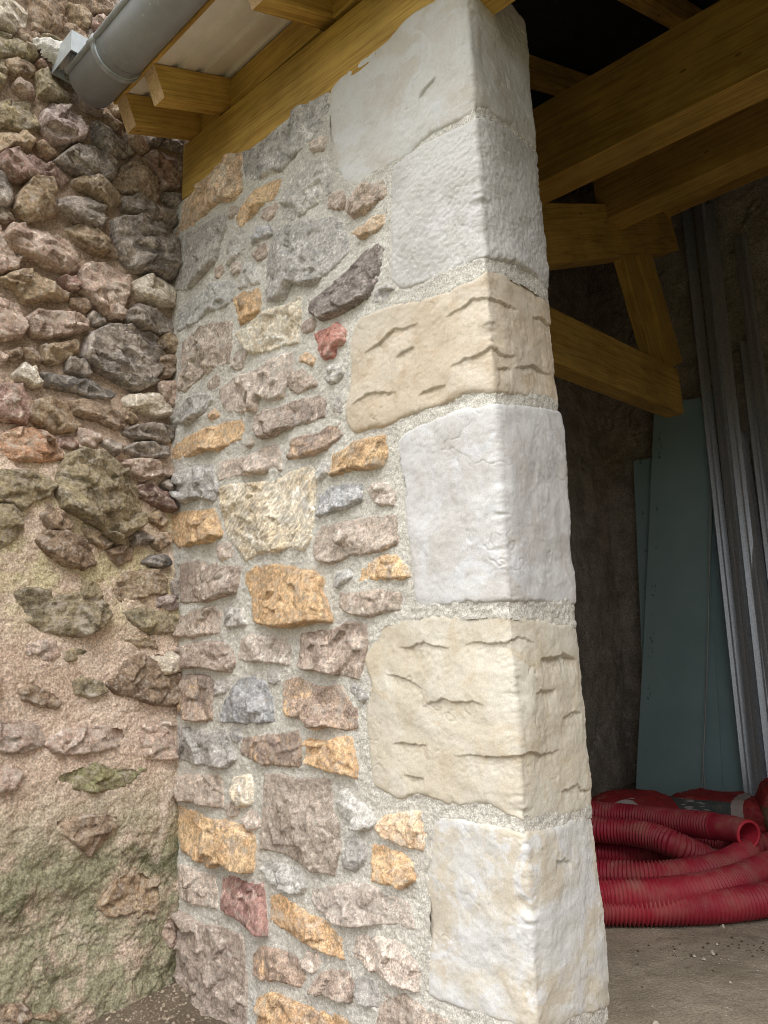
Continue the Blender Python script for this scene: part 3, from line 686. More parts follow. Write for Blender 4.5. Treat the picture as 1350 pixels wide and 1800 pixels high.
def build_old_stone(k, poly, tone, H, step=0.0056):
    seed = 2000 + 5 * k
    S, V = stone_grid(poly, step)
    d = poly_sdf(*warp(S, V, 0.008, seed), poly) + 0.009 + 0.004 * fbm(S, V, 45, 3, seed + 3, 0.6)
    c = np.array(poly).mean(0); sz = np.array(poly).max(0) - np.array(poly).min(0)
    base = float(old_depth(np.array([c[0]]), np.array([c[1]]))[0])
    prof = np.where(d > 0, np.clip(d / 0.012, 0, 1), np.clip(d / 0.005, -3, 0)); prof = np.where(d > 0, prof * (1.4 - 0.4 * prof), prof)
    fc = np.clip(facets(S, V, c, max(sz), 4, 1.3, seed), -0.9 * H, 0.4 * H) * 0.7 + np.clip(fracture(S, V, c, sz, 3 + int(sz[0] * sz[1] * 200), 0.26 * H, seed + 1), -0.55 * H, 0.5 * H)
    low = fbm(S, V, 8, 3, seed + 11) * 0.009 + fbm(S, V, 24, 4, seed + 13, 0.7) * 0.007 + fbm(S * 0.3, V + 0.25 * S, 30, 4, seed + 15, 0.6) * 0.011
    rid = np.abs(fbm(S, V, 11, 4, seed + 17, 0.6)); low = low - 0.005 * sstep(0.03, 0.0, rid) * sstep(0.005, 0.02, d)
    tilt = (c[1] - V) / max(0.06, sz[1]) * H * 0.3
    b0 = base - 0.02
    body = base + 0.7 * H + 0.016 * (base < 0) + fc + low + tilt
    h = np.where(d > 0, b0 + (body - b0) * prof, b0 + 0.02 * prof)
    q, used = grid_quads(*S.shape, d > -0.012)
    o = mesh_obj('stone', old_point(S.ravel(), V.ravel(), h.ravel())[used], q, M_OLD, old_wall)
    set_tones(o, tone, seed, dust=0.9, jit=0.14, gain=1.3)
    otouch(poly, seed, 0.008)
nold = 0
for line in OLD.split('\n'):
    reg, tone, H, pts = line.split('|')
    build_old_stone(nold, [to_old(p) for p in parse(pts, reg)], tone, float(H) / 100.0 + (0.012 if reg == 'N' else 0.0)); nold += 1
# smaller stones wedged between, and the wall's own run beyond the picture
cs = np.arange(-1.75, 0.0, 0.012); cv = np.arange(-0.25, 4.72, 0.012)
CS, CV = np.meshgrid(cs, cv, indexing='ij')
free = -ocov[np.clip(np.searchsorted(ou, CS), 0, len(ou) - 1), np.clip(np.searchsorted(ov, CV), 0, len(ov) - 1)]
exact = np.full(CS.shape, 1e9)
for line in OLD.split('\n'):
    reg, tone, H, pts = line.split('|')
    exact = np.minimum(exact, -poly_sdf(CS, CV, [to_old(p) for p in parse(pts, reg)]))
free = np.minimum(exact, np.minimum(0.16, 0.06 - CS + 0.02))
inframe = (CS > -0.85)
lowzone = CV < 2.0 + 0.25 * fbm(CS, CV, 2, 2, 55)
free = np.where(inframe & lowzone & ~((CS > -0.32) & (CV > 1.35)), -1, free)
ftones = ['obrown', 'ogrey', 'opink', 'ored', 'otan', 'olive', 'ogrey', 'opurp', 'obrown']
fr = np.random.default_rng(21)
for it in range(300):
    i, j = np.unravel_index(np.argmax(free), free.shape); rad = free[i, j]
    if rad < 0.017: break
    rad = min(rad, fr.uniform(0.05, 0.13)); s0, v0 = cs[i], cv[j]
    ax = rad * fr.uniform(1.0, 1.45); ay = rad * fr.uniform(0.8, 1.05); rot = fr.uniform(-0.35, 0.2); n = fr.integers(5, 8)
    poly = []
    for t in range(n):
        a = 2 * math.pi * (t + fr.uniform(-.25, .25)) / n; kx = fr.uniform(.82, 1.1)
        px, py = ax * math.cos(a) * kx, ay * math.sin(a) * kx
        poly.append((s0 + px * math.cos(rot) - py * math.sin(rot), v0 + px * math.sin(rot) + py * math.cos(rot)))
    poly = [(min(p[0], 0.04), p[1]) for p in poly]
    free = np.minimum(free, -poly_sdf(CS, CV, poly) - 0.004)
    build_old_stone(nold, poly, ftones[fr.integers(len(ftones))], fr.uniform(0.02, 0.05), 0.0056 if s0 > -0.95 else 0.009); nold += 1
oh = old_depth(OS, OV) + 0.014 * fbm(OS, OV, 6, 4, 311, 0.6) + 0.024 * fbm(OS, OV, 26, 4, 313, 0.7) * np.clip(0.3 + fbm(OS, OV, 4, 3, 319), 0.12, 1) + 0.005 * fbm(OS, OV, 80, 2, 315, 0.7)
rough_low = sstep(0.85, 0.45, OV)
crk = np.abs(fbm(OS, OV, 4.5, 4, 321, 0.62))
oh = oh + rough_low * (0.06 * fbm(OS, OV, 2.8, 5, 323, 0.55) + 0.016 * fbm(OS, OV, 40, 3, 325, 0.7) * np.clip(fbm(OS, OV, 5, 2, 329) + 0.15, 0, 1) - 0.012 * sstep(0.02, 0.0, crk) * sstep(-0.1, 0.3, fbm(OS, OV, 2.5, 2, 327)) + 0.015)
oh = oh - (1 - rough_low) * 0.008 * sstep(0.02, 0.0, crk) * sstep(-0.1, 0.3, fbm(OS, OV, 2.5, 2, 327))
oh = oh + 0.008 * np.exp(-((ocov + 0.006) / 0.012) ** 2) * (fbm(OS, OV, 10, 3, 331) + 0.1)
q, used = grid_quads(*OS.shape, ocov < 0.022)
mesh_obj('mortar', old_point(OS.ravel(), OV.ravel(), oh.ravel())[used], q, M_OLDMORTAR, old_wall)

# ------------------------------------------------------------------ ground and floor
def ground_mat(name, c1, c2, c3, sc=1.0):
    m, n, l, b = new_mat(name, 0.95, 0.15); p = world_pos(n, l, False)
    c = mixc(n, l, rng(n, l, noise(n, l, p, 3 * sc, 7, 0.65), 0.35, 0.65), c1, c2)
    c = mixc(n, l, math_(n, l, 'MULTIPLY', rng(n, l, noise(n, l, p, 9 * sc, 8, 0.7, 0.6), 0.55, 0.7), 0.7), c, c3)
    sp = rng(n, l, noise(n, l, p, 120, 5, 0.7), 0.3, 0.7, 0.72, 1.25); c = mixc(n, l, 1.0, c, grey(n, l, sp), 'MULTIPLY')
    w = rng(n, l, noise(n, l, p, 75, 4, 0.6), 0.72, 0.75); c = mixc(n, l, math_(n, l, 'MULTIPLY', w, 0.7), c, (0.5, 0.47, 0.42))
    l.new(c, b.inputs['Base Color'])
    bump(n, l, b, [(noise(n, l, p, 14, 8, 0.65), 0.02), (noise(n, l, p, 110, 5, 0.65), 0.006)])
    return m
M_GROUND = ground_mat('dusty_earth', lin((128, 115, 100)), lin((110, 98, 84)), lin((152, 140, 124)))
M_DARKGRASS = ground_mat('added_dark_grass', lin((84, 88, 52)), lin((70, 76, 44)), lin((98, 92, 66)))  # dark grass added out of view to weaken bounce light on the roof timbers
M_FLOOR = ground_mat('beaten_earth_floor', lin((162, 150, 133)), lin((140, 128, 111)), lin((112, 100, 84)))
def sheet(name, x0, x1, y0, y1, nx, ny, zf, mat):
    X, Y = np.meshgrid(np.linspace(x0, x1, nx), np.linspace(y0, y1, ny), indexing='ij')
    q, used = grid_quads(nx, ny)
    o = mesh_obj(name, np.stack([X, Y, zf(X, Y)], -1).reshape(-1, 3)[used], q, mat, None); o['kind'] = 'structure'; return o
sheet('ground_beyond', -60, 60, -60, 60, 40, 40, lambda x, y: -0.34 + 0 * x, M_DARKGRASS)
def outz(x, y):
    z = -0.245 + 0.02 * fbm(x, y, 3, 4, 401) + 0.012 * fbm(x, y, 18, 4, 403, 0.6)
    z = z + 0.05 * np.exp(-((x + 1.75) / 0.1) ** 2) * np.clip(1 + y * 1.5, 0, 1)
    return z + 0.13 * sstep(-0.35, 0.9, x)
sheet('ground', -2.1, 6.0, -2.9, 0.03, 560, 240, outz, M_GROUND)
sheet('floor', -2.0, 3.9, 0.055, 4.4, 420, 320, lambda x, y: 0.0 + 0.008 * fbm(x, y, 2.2, 4, 411) + 0.005 * fbm(x, y, 14, 4, 413, 0.6) - 0.3 * (y < 0.06), M_FLOOR)

# ------------------------------------------------------------------ timber
def box_mesh(name, L, W, H, mats, end_index=0, bev=0.004):
    """length along local X, from 0 to L; width Y centred, height Z centred; chamfered long edges"""
    y, z, c = W / 2, H / 2, bev
    ring = [(-y + c, -z), (y - c, -z), (y, -z + c), (y, z - c), (y - c, z), (-y + c, z), (-y, z - c), (-y, -z + c)]
    V = [(x, a, b) for x in (0.0, L) for a, b in ring]
    me = bpy.data.meshes.new(name)
    faces = [tuple(range(7, -1, -1)), tuple(range(8, 16))] + [(i, (i + 1) % 8, 8 + (i + 1) % 8, 8 + i) for i in range(8)]
    me.from_pydata(V, [], faces)
    for m in (mats if isinstance(mats, (list, tuple)) else [mats]): me.materials.append(m)
    me.polygons[0].material_index = end_index; me.polygons[1].material_index = end_index
    me.update(); return me
def beam(name, p0, p1, W, H, parent, mats=None, end_index=1, up=(0, 0, 1), bev=0.004):
    p0, p1 = Vector(p0), Vector(p1); d = p1 - p0; X = d.normalized(); upv = Vector(up)
    Y = upv.cross(X).normalized(); Z = X.cross(Y)
    o = bpy.data.objects.new(name, box_mesh(name, d.length, W, H, mats or [M_WOOD, M_RAW], end_index, bev)); COL.objects.link(o)
    if parent is not None: o.parent = parent
    loc = p0 - (parent.location if parent is not None else Vector((0, 0, 0)))
    o.matrix_local = Matrix(((X[0], Y[0], Z[0], loc[0]), (X[1], Y[1], Z[1], loc[1]), (X[2], Y[2], Z[2], loc[2]), (0, 0, 0, 1)))
    return o
frame = thing('timber_roof', 'yellow treated timber roof frame resting on the stone walls', 'roof', (0.9, 2.0, 3.3))
SL = math.tan(math.radians(21.5))                       # roof pitch, rising into the shed
def rz(y): return 3.69 + y * SL                         # underside of the rafters
# wall plate, dipping a little towards the opening
beam('wall_plate', (-1.80, 0.075, 3.545), (3.6, 0.075, 3.33), 0.15, 0.30, frame, end_index=0)
RW, RH = 0.085, 0.15
def rafter(x, y0=-0.362, y1=4.3):
    k = math.sqrt(1 + SL * SL); off = RH / 2 * k
    return beam('rafter', (x, y0, rz(y0) + off), (x, y1, rz(y1) + off), RW, RH, frame)
for x in (-1.70, -1.45, -0.725, 0.0, 0.72, 1.44, 2.16, 2.88, 3.55): rafter(x)
# boards between the rafters over the plate
xs = [-1.70, -1.45, -0.725, 0.0, 0.72, 1.44, 2.16, 2.88, 3.55]
for a, b_ in zip(xs[:-1], xs[1:]):
    beam('blocking_board', (a + RW / 2, 0.03, rz(0) + 0.085), (b_ - RW / 2, 0.03, rz(0) + 0.085), 0.03, 0.16, frame)
beam('light_stop_board', (-1.80, 0.185, 3.665), (3.6, 0.185, 3.665), 0.024, 0.5, frame, end_index=0)  # added board, keeps sky light out of the slit above the plate
# purlins on the truss
pa, pb = pl(955, 315, 1, 1.5), pl(1350, 130, 1, 1.5)
beam('purlin', (-0.9, 1.6, 3.83), (3.6, 1.6, 3.76), 0.2, 0.46, frame)
beam('purlin', (-0.82, 2.6, 4.06), (3.6, 2.6, 4.10), 0.2, 0.44, frame)
zc = pl(1290, 316, 1, 3.4)[2]
beam('purlin', (-0.82, 3.48, zc + 0.2), (3.6, 3.48, zc + 0.2), 0.16, 0.36, frame)
# truss beside the wall
XT = -0.82
def tpt(px, py): p = pl(px, py, 0, XT + 0.07); return (XT, p[1], p[2])
def tbeam(name, lo0, lo1, up0, W=0.14, ext0=0.0, ext1=0.0):
    a, b_, c = Vector(tpt(*lo0)), Vector(tpt(*lo1)), Vector(tpt(*up0))
    d = (b_ - a).normalized(); nrm = Vector((0, -d[2], d[1])); H = abs((c - a).dot(nrm)); s = 1 if (c - a).dot(nrm) > 0 else -1
    m = nrm * (s * H / 2)
    return beam(name, a + m - d * ext0, b_ + m + d * ext1, W, H, frame)
tbeam('principal_rafter', (965, 465), (1190, 440), (1100, 358), ext0=1.1, ext1=0.05)
tbeam('tie_beam', (985, 640), (1165, 712), (1090, 598), W=0.13, ext0=1.2, ext1=0.36)
tbeam('strut', (1105, 452), (1160, 648), (1122, 450), W=0.08, ext0=0.1, ext1=0.04)
tbeam('strut', (1103, 358), (1184, 640), (1126, 357), W=0.10, ext0=0.0, ext1=0.02)

# roof covering and soffit
M_CREAM = mat_plain('cream_painted_steel', lin((238, 232, 220)), 0.45, 0.0, 0.05, 8)
M_ROOFSHADE = mat_plain('roof_painted_shade', (0.02, 0.021, 0.023), 0.9)  # near-black colour paints in the shade of the unlit roof underside
k_ = math.sqrt(1 + SL * SL)
def roof_sheet(name, y0, y1, x0, x1, lift, mat, rib=0.0):
    prof = []; y = y0
    if rib:
        pit = 0.125
        while y < y1 - 1e-6:
            for f_, hh in ((0.0, 0.0), (0.60, 0.0), (0.68, rib), (0.92, rib)):
                if y + f_ * pit < y1: prof.append((y + f_ * pit, hh))
            y += pit
        prof.append((y1, 0.0))
    else: prof = [(y0, 0), (y1, 0)]
    V = []; Q = []; n = len(prof)
    for t in (0.0, 0.012):
        for x in (x0, x1):
            for (yy, hh) in prof: V.append((x, yy, rz(yy) + RH * k_ + lift + hh + t))
    for i in range(n - 1):
        Q.append((i, i + 1, n + i + 1, n + i)); Q.append((2 * n + i, 3 * n + i, 3 * n + i + 1, 2 * n + i + 1))
        Q.append((i, 2 * n + i, 2 * n + i + 1, i + 1)); Q.append((n + i, n + i + 1, 3 * n + i + 1, 3 * n + i))
    Q.append((0, n, 3 * n, 2 * n)); Q.append((n - 1, 3 * n - 1, 4 * n - 1, 2 * n - 1))
    return mesh_obj(name, V, np.array(Q), mat, frame, smooth=False)
roof_sheet('soffit_sheet', -0.375, 0.10, -1.76, 3.8, 0.004, M_CREAM, 0.02)
roof_sheet('roof_covering', 0.02, 4.6, -1.95, 4.2, 0.04, M_ROOFSHADE)
beam('fascia_board', (-1.76, -0.388, rz(-0.388) + 0.235), (3.8, -0.388, rz(-0.388) + 0.235), 0.018, 0.15, frame)

# ------------------------------------------------------------------ gutter
M_ZINC = mat_plain('grey_zinc', lin((158, 160, 161)), 0.5, 0.15, 0.12, 5, lin((214, 214, 212)))
M_GALV = mat_plain('galvanised_sheet', lin((200, 207, 210)), 0.4, 0.2, 0.1, 20, lin((222, 226, 228)))
M_ZINCL = mat_plain('pale_zinc', lin((176, 180, 181)), 0.45, 0.25, 0.12, 9, lin((206, 208, 208)))
def tube(name, path, rads, mat, parent, seg=20, cap=True, smooth=True):
    P = np.asarray(path, float); n = len(P); T = np.gradient(P, axis=0); T /= np.linalg.norm(T, axis=1)[:, None]
    up = np.array([0, 0, 1.0]); rads = np.broadcast_to(np.asarray(rads, float), (n,))
    V = np.empty((n, seg, 3)); a = np.linspace(0, 2 * math.pi, seg, endpoint=False)
    S = np.cross(T, up); bad = np.linalg.norm(S, axis=1) < 1e-3; S[bad] = np.cross(T[bad], [1.0, 0, 0]); S /= np.linalg.norm(S, axis=1)[:, None]
    B = np.cross(S, T)
    V = P[:, None] + rads[:, None, None] * (np.cos(a)[None, :, None] * S[:, None] + np.sin(a)[None, :, None] * B[:, None])
    i = np.arange(n - 1)[:, None]; j = np.arange(seg)[None]; j2 = (j + 1) % seg
    Q = np.stack([i * seg + j, i * seg + j2, (i + 1) * seg + j2, (i + 1) * seg + j], -1).reshape(-1, 4)
    V = V.reshape(-1, 3)
    if cap:
        V = np.vstack([V, P[0], P[-1]]); c0, c1 = n * seg, n * seg + 1
        jj = np.arange(seg); k2 = (jj + 1) % seg
        Q = np.vstack([Q, np.stack([np.full(seg, c0), k2, jj, jj], -1), np.stack([np.full(seg, c1), (n - 1) * seg + jj, (n - 1) * seg + k2, (n - 1) * seg + k2], -1)])
        tri = Q[-2 * seg:, :3]; quads = Q[:-2 * seg]
        me = bpy.data.meshes.new(name); me.from_pydata((V - P.mean(0)).tolist(), [], quads.tolist() + tri.tolist())
        me.materials.append(mat); me.polygons.foreach_set('use_smooth', [smooth] * len(me.polygons)); me.update()
        return add(name, me, parent, P.mean(0))
    return mesh_obj(name, V, Q, mat, parent, smooth)
GY, GZ, GR, GX0, GX1 = -0.505, 3.735, 0.107, -1.76, 3.8
gut = thing('rain_gutter', 'grey half-round zinc gutter under the eaves with rolled edge', 'gutter', (1.0, GY, GZ))
def half_shell(name, x0, x1, r0, r1, mat, a0=math.pi, a1=2 * math.pi, parent=None, nx=2):
    n = 28; A = np.linspace(a0, a1, n); X = np.linspace(x0, x1, nx); V = []
    for r in (r1, r0):
        for x in X:
            for a in A: V.append((x, GY + r * math.cos(a), GZ + r * math.sin(a)))
    V = np.array(V); Q = []
    def vid(l, i, j): return l * nx * n + i * n + j
    for i in range(nx - 1):
        for j in range(n - 1):
            Q.append((vid(0, i, j), vid(0, i, j + 1), vid(0, i + 1, j + 1), vid(0, i + 1, j)))
            Q.append((vid(1, i, j), vid(1, i + 1, j), vid(1, i + 1, j + 1), vid(1, i, j + 1)))
        for j in (0, n - 1): Q.append((vid(0, i, j), vid(0, i + 1, j), vid(1, i + 1, j), vid(1, i, j)))
    for i in (0, nx - 1):
        for j in range(n - 1): Q.append((vid(0, i, j), vid(1, i, j), vid(1, i, j + 1), vid(0, i, j + 1)))
    return mesh_obj(name, V, np.array(Q), mat, parent, True)
half_shell('trough', GX0, GX1, GR - 0.003, GR, M_ZINC, math.pi * 0.98, 2 * math.pi + 0.35, gut, 12)
n_ = 28; A_ = np.linspace(math.pi, 2 * math.pi, n_)
capV = [(GX0 + 0.004, GY, GZ)] + [(GX0 + 0.004, GY + (GR - 0.003) * math.cos(a), GZ + (GR - 0.003) * math.sin(a)) for a in A_]
me_ = bpy.data.meshes.new('end_cap'); me_.from_pydata([tuple(np.array(v) - np.array(capV[0])) for v in capV], [], [(0, i, i + 1) for i in range(1, n_)]); me_.materials.append(M_ZINC)
add('end_cap', me_, gut, capV[0])
tube('rolled_edge', [(x, GY - GR - 0.004, GZ + 0.006) for x in np.linspace(GX0 - 0.005, GX1, 8)], 0.0135, M_ZINCL, gut, 14)
JX = -1.515
half_shell('joint_strap', JX - 0.011, JX + 0.011, GR + 0.0005, GR + 0.011, M_GALV, math.pi * 0.97, 2 * math.pi + 0.35, gut)
half_shell('lap_edge', JX + 0.02, JX + 0.05, GR + 0.0003, GR + 0.003, M_ZINC, math.pi * 0.97, 2 * math.pi + 0.35, gut)
tube('edge_sleeve', [(x, GY - GR - 0.004, GZ + 0.006) for x in (JX - 0.03, JX, JX + 0.025)], 0.017, M_ZINCL, gut, 14)

# metal flashing end in the old wall behind the gutter
M_WHITEM = mat_mortar('white_mortar', lin((226, 222, 214)), lin((206, 200, 190)), 1.2)
bc = pl(134, 90, 0, -1.70)
fb = thing('flashing_box', 'small galvanised metal box end set in white mortar beside the gutter', 'flashing', (bc[0], bc[1], bc[2]))
def rbox(name, c, s, mat, parent, th=0.003):
    """open-ended sheet metal box (four folded sides) opening towards -Z"""
    x, y, z = s[0] / 2, s[1] / 2, s[2] / 2
    ob = [(-x, -y), (x, -y), (x, y), (-x, y)]; ib = [(-x + th, -y + th), (x - th, -y + th), (x - th, y - th), (-x + th, y - th)]
    V = [(a, b_, -z) for a, b_ in ob] + [(a, b_, z) for a, b_ in ob] + [(a, b_, -z) for a, b_ in ib] + [(a, b_, z - th) for a, b_ in ib]
    Fc = []
    for i in range(4):
        j = (i + 1) % 4; Fc += [(i, j, 4 + j, 4 + i), (8 + j, 8 + i, 12 + i, 12 + j), (i, 8 + i, 8 + j, j)]
    Fc += [(4, 5, 6, 7), (12, 15, 14, 13)]
    me = bpy.data.meshes.new(name); me.from_pydata(V, [], Fc); me.materials.append(mat); me.update()
    return add(name, me, parent, c)
rbox('metal_sleeve', (bc[0] - 0.05, bc[1] + 0.02, bc[2]), (0.2, 0.13, 0.10), M_GALV, fb)
# mortar collar: lumpy pad behind the sleeve
S, V = np.meshgrid(np.linspace(-0.14, 0.16, 56), np.linspace(-0.03, 0.11, 34), indexing='ij')
dd = 1 - ((S / 0.13) ** 2 + ((V - 0.045) / 0.055) ** 2) + 0.5 * fbm(S, V, 22, 3, 71)
hh = 0.03 * np.clip(dd, -0.4, 1) + 0.010 * fbm(S, V, 40, 3, 73)
q, used = grid_quads(*S.shape, dd > -0.3)
mesh_obj('mortar_collar', np.stack([OLDX + 0.035 + hh - 0.05 * np.clip(0.25 - dd, 0, 1), bc[1] + S, bc[2] + V], -1).reshape(-1, 3)[used], q, M_WHITEM, fb)

# ------------------------------------------------------------------ shed walls behind
M_RENDER = mat_mortar('dark_earth_render', lin((196, 186, 174)), lin((164, 154, 142)), 1.6, False, 90)
def rough_wall(name, label, fn, u0, u1, v1, seed, step=0.016, mat=M_RENDER):
    U, V = np.meshgrid(np.arange(u0, u1, step), np.arange(-0.3, v1, step), indexing='ij')
    h = 0.03 * fbm(U, V, 2.2, 4, seed) + 0.016 * fbm(U, V, 10, 4, seed + 3, 0.6)
    cr = np.abs(fbm(U, V, 3.3, 4, seed + 5, 0.62)); h = h - 0.03 * sstep(0.03, 0.0, cr)
    q, used = grid_quads(*U.shape)
    o = mesh_obj(name, fn(U, V, h).reshape(-1, 3)[used], q, mat); tag(o, label, 'wall'); return o
YB = 4.2
rough_wall('back_wall', 'dark rough rendered wall at the back of the shed behind the green boards', lambda u, v, h: np.stack([u, YB - h, v], -1), -2.0, 3.9, 5.7, 501)
rough_wall('inner_side_wall', 'dark rough inner wall of the shed beside the truss, left of the boards', lambda u, v, h: np.stack([-1.80 + h, u, v], -1), 0.08, 4.25, 5.7, 521)
rough_wall('added_front_wall', 'rendered front wall added out of view right of the opening to cut the light', lambda u, v, h: np.stack([u, 0.0 - h, v], -1), 2.3, 5.2, 4.2, 561, 0.05)  # unseen wall added to narrow the opening and darken the shed
rough_wall('added_end_wall', 'rendered end wall added out of view to close the shed against light', lambda u, v, h: np.stack([2.9 - h, u, v], -1), 0.2, 4.25, 5.7, 541, 0.06)  # unseen wall added so that light enters only through the opening

# ------------------------------------------------------------------ plasterboards leaning on the back wall
def mat_board():
    m, n, l, b = new_mat('green_plasterboard', 0.75, 0.25)
    tc = n.new('ShaderNodeTexCoord').outputs['Object']; sep = n.new('ShaderNodeSeparateXYZ'); l.new(tc, sep.inputs[0])
    c = mixc(n, l, rng(n, l, noise(n, l, tc, 2.2, 6, 0.6), 0.3, 0.7), lin((164, 192, 194)), lin((152, 180, 184)))
    # faint factory print running down the left edge
    band = math_(n, l, 'MULTIPLY', rng(n, l, sep.outputs['X'], 0.045, 0.05), rng(n, l, sep.outputs['X'], 0.085, 0.08))
    mp = n.new('ShaderNodeMapping'); mp.inputs['Scale'].default_value = (55, 1, 42); l.new(tc, mp.inputs['Vector'])
    mp2 = n.new('ShaderNodeMapping'); mp2.inputs['Scale'].default_value = (0.1, 0.1, 3.2); l.new(tc, mp2.inputs['Vector'])
    ch = math_(n, l, 'MULTIPLY', rng(n, l, noise(n, l, mp.outputs[0], 1.0, 1, 0.5), 0.55, 0.6), rng(n, l, noise(n, l, mp2.outputs[0], 1.0, 2, 0.5), 0.5, 0.53))
    c = mixc(n, l, math_(n, l, 'MULTIPLY', math_(n, l, 'MULTIPLY', band, ch), 0.5), c, lin((48, 70, 76)))
    l.new(c, b.inputs['Base Color']); bump(n, l, b, [(noise(n, l, tc, 60, 4, 0.6), 0.0008)])
    return m
M_BOARD = mat_board()
M_CORE = mat_plain('gypsum_core', lin((196, 192, 184)), 0.9)
def lean_board(label, bl, br, tl, yb, yt, th=0.0125):
    """board from floor points (pixel columns at the base, plane y=yb) to the top (plane y=yt)"""
    a, b_, t = Vector(pl(*bl, 1, yb)), Vector(pl(*br, 1, yb)), Vector(pl(*tl, 1, yt))
    a.z = b_.z = 0.012
    X = (b_ - a).normalized(); Zv = (t - a); Hh = Zv.length; Z = Zv.normalized(); W = (b_ - a).length; X = (X - Z * X.dot(Z)).normalized(); Y = Z.cross(X)
    a = a + Vector((0, 0, max(0.0, -(X * W).z) * 0.4))
    c = 0.0025; ring = [(0, c), (c, 0), (W - c, 0), (W, c), (W, th - c), (W - c, th), (c, th), (0, th - c)]
    nz = 12; V = []; Fc = []
    for k in range(nz + 1):
        zz = Hh * k / nz; bow = 0.012 * math.sin(math.pi * k / nz)
        V += [(x, y + bow, zz) for x, y in ring]
    for k in range(nz):
        for i in range(8):
            j = (i + 1) % 8; Fc.append((8 * k + i, 8 * k + j, 8 * k + 8 + j, 8 * k + 8 + i))
    Fc += [tuple(range(7, -1, -1)), tuple(range(8 * nz, 8 * nz + 8))]
    me = bpy.data.meshes.new('plasterboard'); me.from_pydata(V, [], Fc); me.materials.append(M_BOARD); me.materials.append(M_CORE)
    me.polygons[-1].material_index = 1; me.polygons[-2].material_index = 1; me.update()
    o = bpy.data.objects.new('plasterboard', me); COL.objects.link(o)
    o.matrix_world = Matrix(((X[0], Y[0], Z[0], a[0]), (X[1], Y[1], Z[1], a[1]), (X[2], Y[2], Z[2], a[2]), (0, 0, 0, 1)))
    return tag(o, label, 'plasterboard', 'green boards leaning on the back wall')
lean_board('taller green plasterboard, in front, leaning on the dark back wall', (1118, 1395), (1232, 1395), (1150, 716), 3.80, 4.06)
lean_board('shorter green plasterboard showing as a strip left of the taller one', (1136, 1392), (1270, 1392), (1113, 812), 3.85, 4.10)
lean_board('green plasterboard behind the cord, beside the steel channels', (1190, 1392), (1306, 1392), (1165, 860), 3.87, 4.11)
M_CORD = mat_plain('white_cord', lin((190, 190, 188)), 0.8)
def spl(pts, n):
    P = np.asarray(pts, float); P = np.vstack([2 * P[0] - P[1], P, 2 * P[-1] - P[-2]]); out = []
    for i in range(1, len(P) - 2):
        t = np.linspace(0, 1, n, endpoint=False)[:, None]; p0, p1, p2, p3 = P[i - 1:i + 3]
        out.append(0.5 * ((2 * p1) + (-p0 + p2) * t + (2 * p0 - 5 * p1 + 4 * p2 - p3) * t ** 2 + (-p0 + 3 * p1 - 3 * p2 + p3) * t ** 3))
    return np.vstack(out + [P[-2:-1]])
cord = thing('white_cord', 'thin white cord hanging down the edge of the tall green board', 'cord', tuple(pl(1238, 1395, 1, 3.76)))
cpts = [pl(1248, 705, 1, 4.03), pl(1246, 730, 1, 4.02), pl(1251, 765, 1, 4.0), pl(1249, 830, 1, 3.98), pl(1247, 950, 1, 3.93), pl(1245, 1100, 1, 3.87), pl(1240, 1250, 1, 3.81), pl(1236, 1340, 1, 3.78), pl(1233, 1397, 1, 3.765)]
tube('strand', spl(cpts, 6), 0.0042, M_CORD, cord, 8)
tube('strand', spl([pl(1236, 1345, 1, 3.775), pl(1238, 1370, 1, 3.765), pl(1240, 1397, 1, 3.755)], 5), 0.0042, M_CORD, cord, 8)

# ------------------------------------------------------------------ steel channels
M_STEEL = mat_plain('galvanised_steel', lin((196, 201, 208)), 0.38, 0.55, 0.14, 60, bumpd=0.0006)
def channel(label, base, top, yb, yt, w=0.075, d=0.05, twist=0.0, th=0.0016):
    a, t = Vector(pl(*base, 1, yb)), Vector(pl(*top, 1, yt)); a.z = 0.01
    Z = (t - a).normalized(); X = Vector((1, 0, 0)); X = (X - Z * X.dot(Z)).normalized(); X = Matrix.Rotation(twist, 3, Z) @ X; Y = Z.cross(X); L = (t - a).length
    lip = 0.01; g = 0.012; gd = 0.003
    outer = [(w, d - 0), (w - lip, d), (w, d), (w, 0), (w * .5 + g, 0), (w * .5, gd), (w * .5 - g, 0), (0, 0), (0, d), (lip, d)]
    pts = [(lip, d), (0, d), (0, 0), (w * .5 - g, 0), (w * .5, gd), (w * .5 + g, 0), (w, 0), (w, d), (w - lip, d)]
    n = len(pts); V = []; Fc = []
    cx, cy = w / 2, d / 2
    inn = [(x + (th if x < cx - 0.02 else -th if x > cx + 0.02 else 0), y + (th if y < cy else -th)) for x, y in pts]
    for z in (0, L):
        V += [(x, y, z) for x, y in pts]; V += [(x, y, z) for x, y in inn]
    for i in range(n - 1):
        Fc += [(i, i + 1, 2 * n + i + 1, 2 * n + i), (n + i + 1, n + i, 3 * n + i, 3 * n + i + 1), (i, n + i, n + i + 1, i + 1), (2 * n + i, 2 * n + i + 1, 3 * n + i + 1, 3 * n + i)]
    Fc += [(0, 2 * n, 3 * n, n), (n - 1, 2 * n - 1, 4 * n - 1, 3 * n - 1)]
    me = bpy.data.meshes.new('steel_channel'); me.from_pydata(V, [], Fc); me.materials.append(M_STEEL); me.update()
    o = bpy.data.objects.new('steel_channel', me); COL.objects.link(o)
    o.matrix_world = Matrix(((X[0], Y[0], Z[0], a[0]), (X[1], Y[1], Z[1], a[1]), (X[2], Y[2], Z[2], a[2]), (0, 0, 0, 1)))
    return tag(o, label, 'steel channel', 'steel channels leaning in the corner')
channel('leftmost steel channel, leaning right beside the green boards', (1308, 1398), (1196, 345), 3.70, 4.12, twist=0.5)
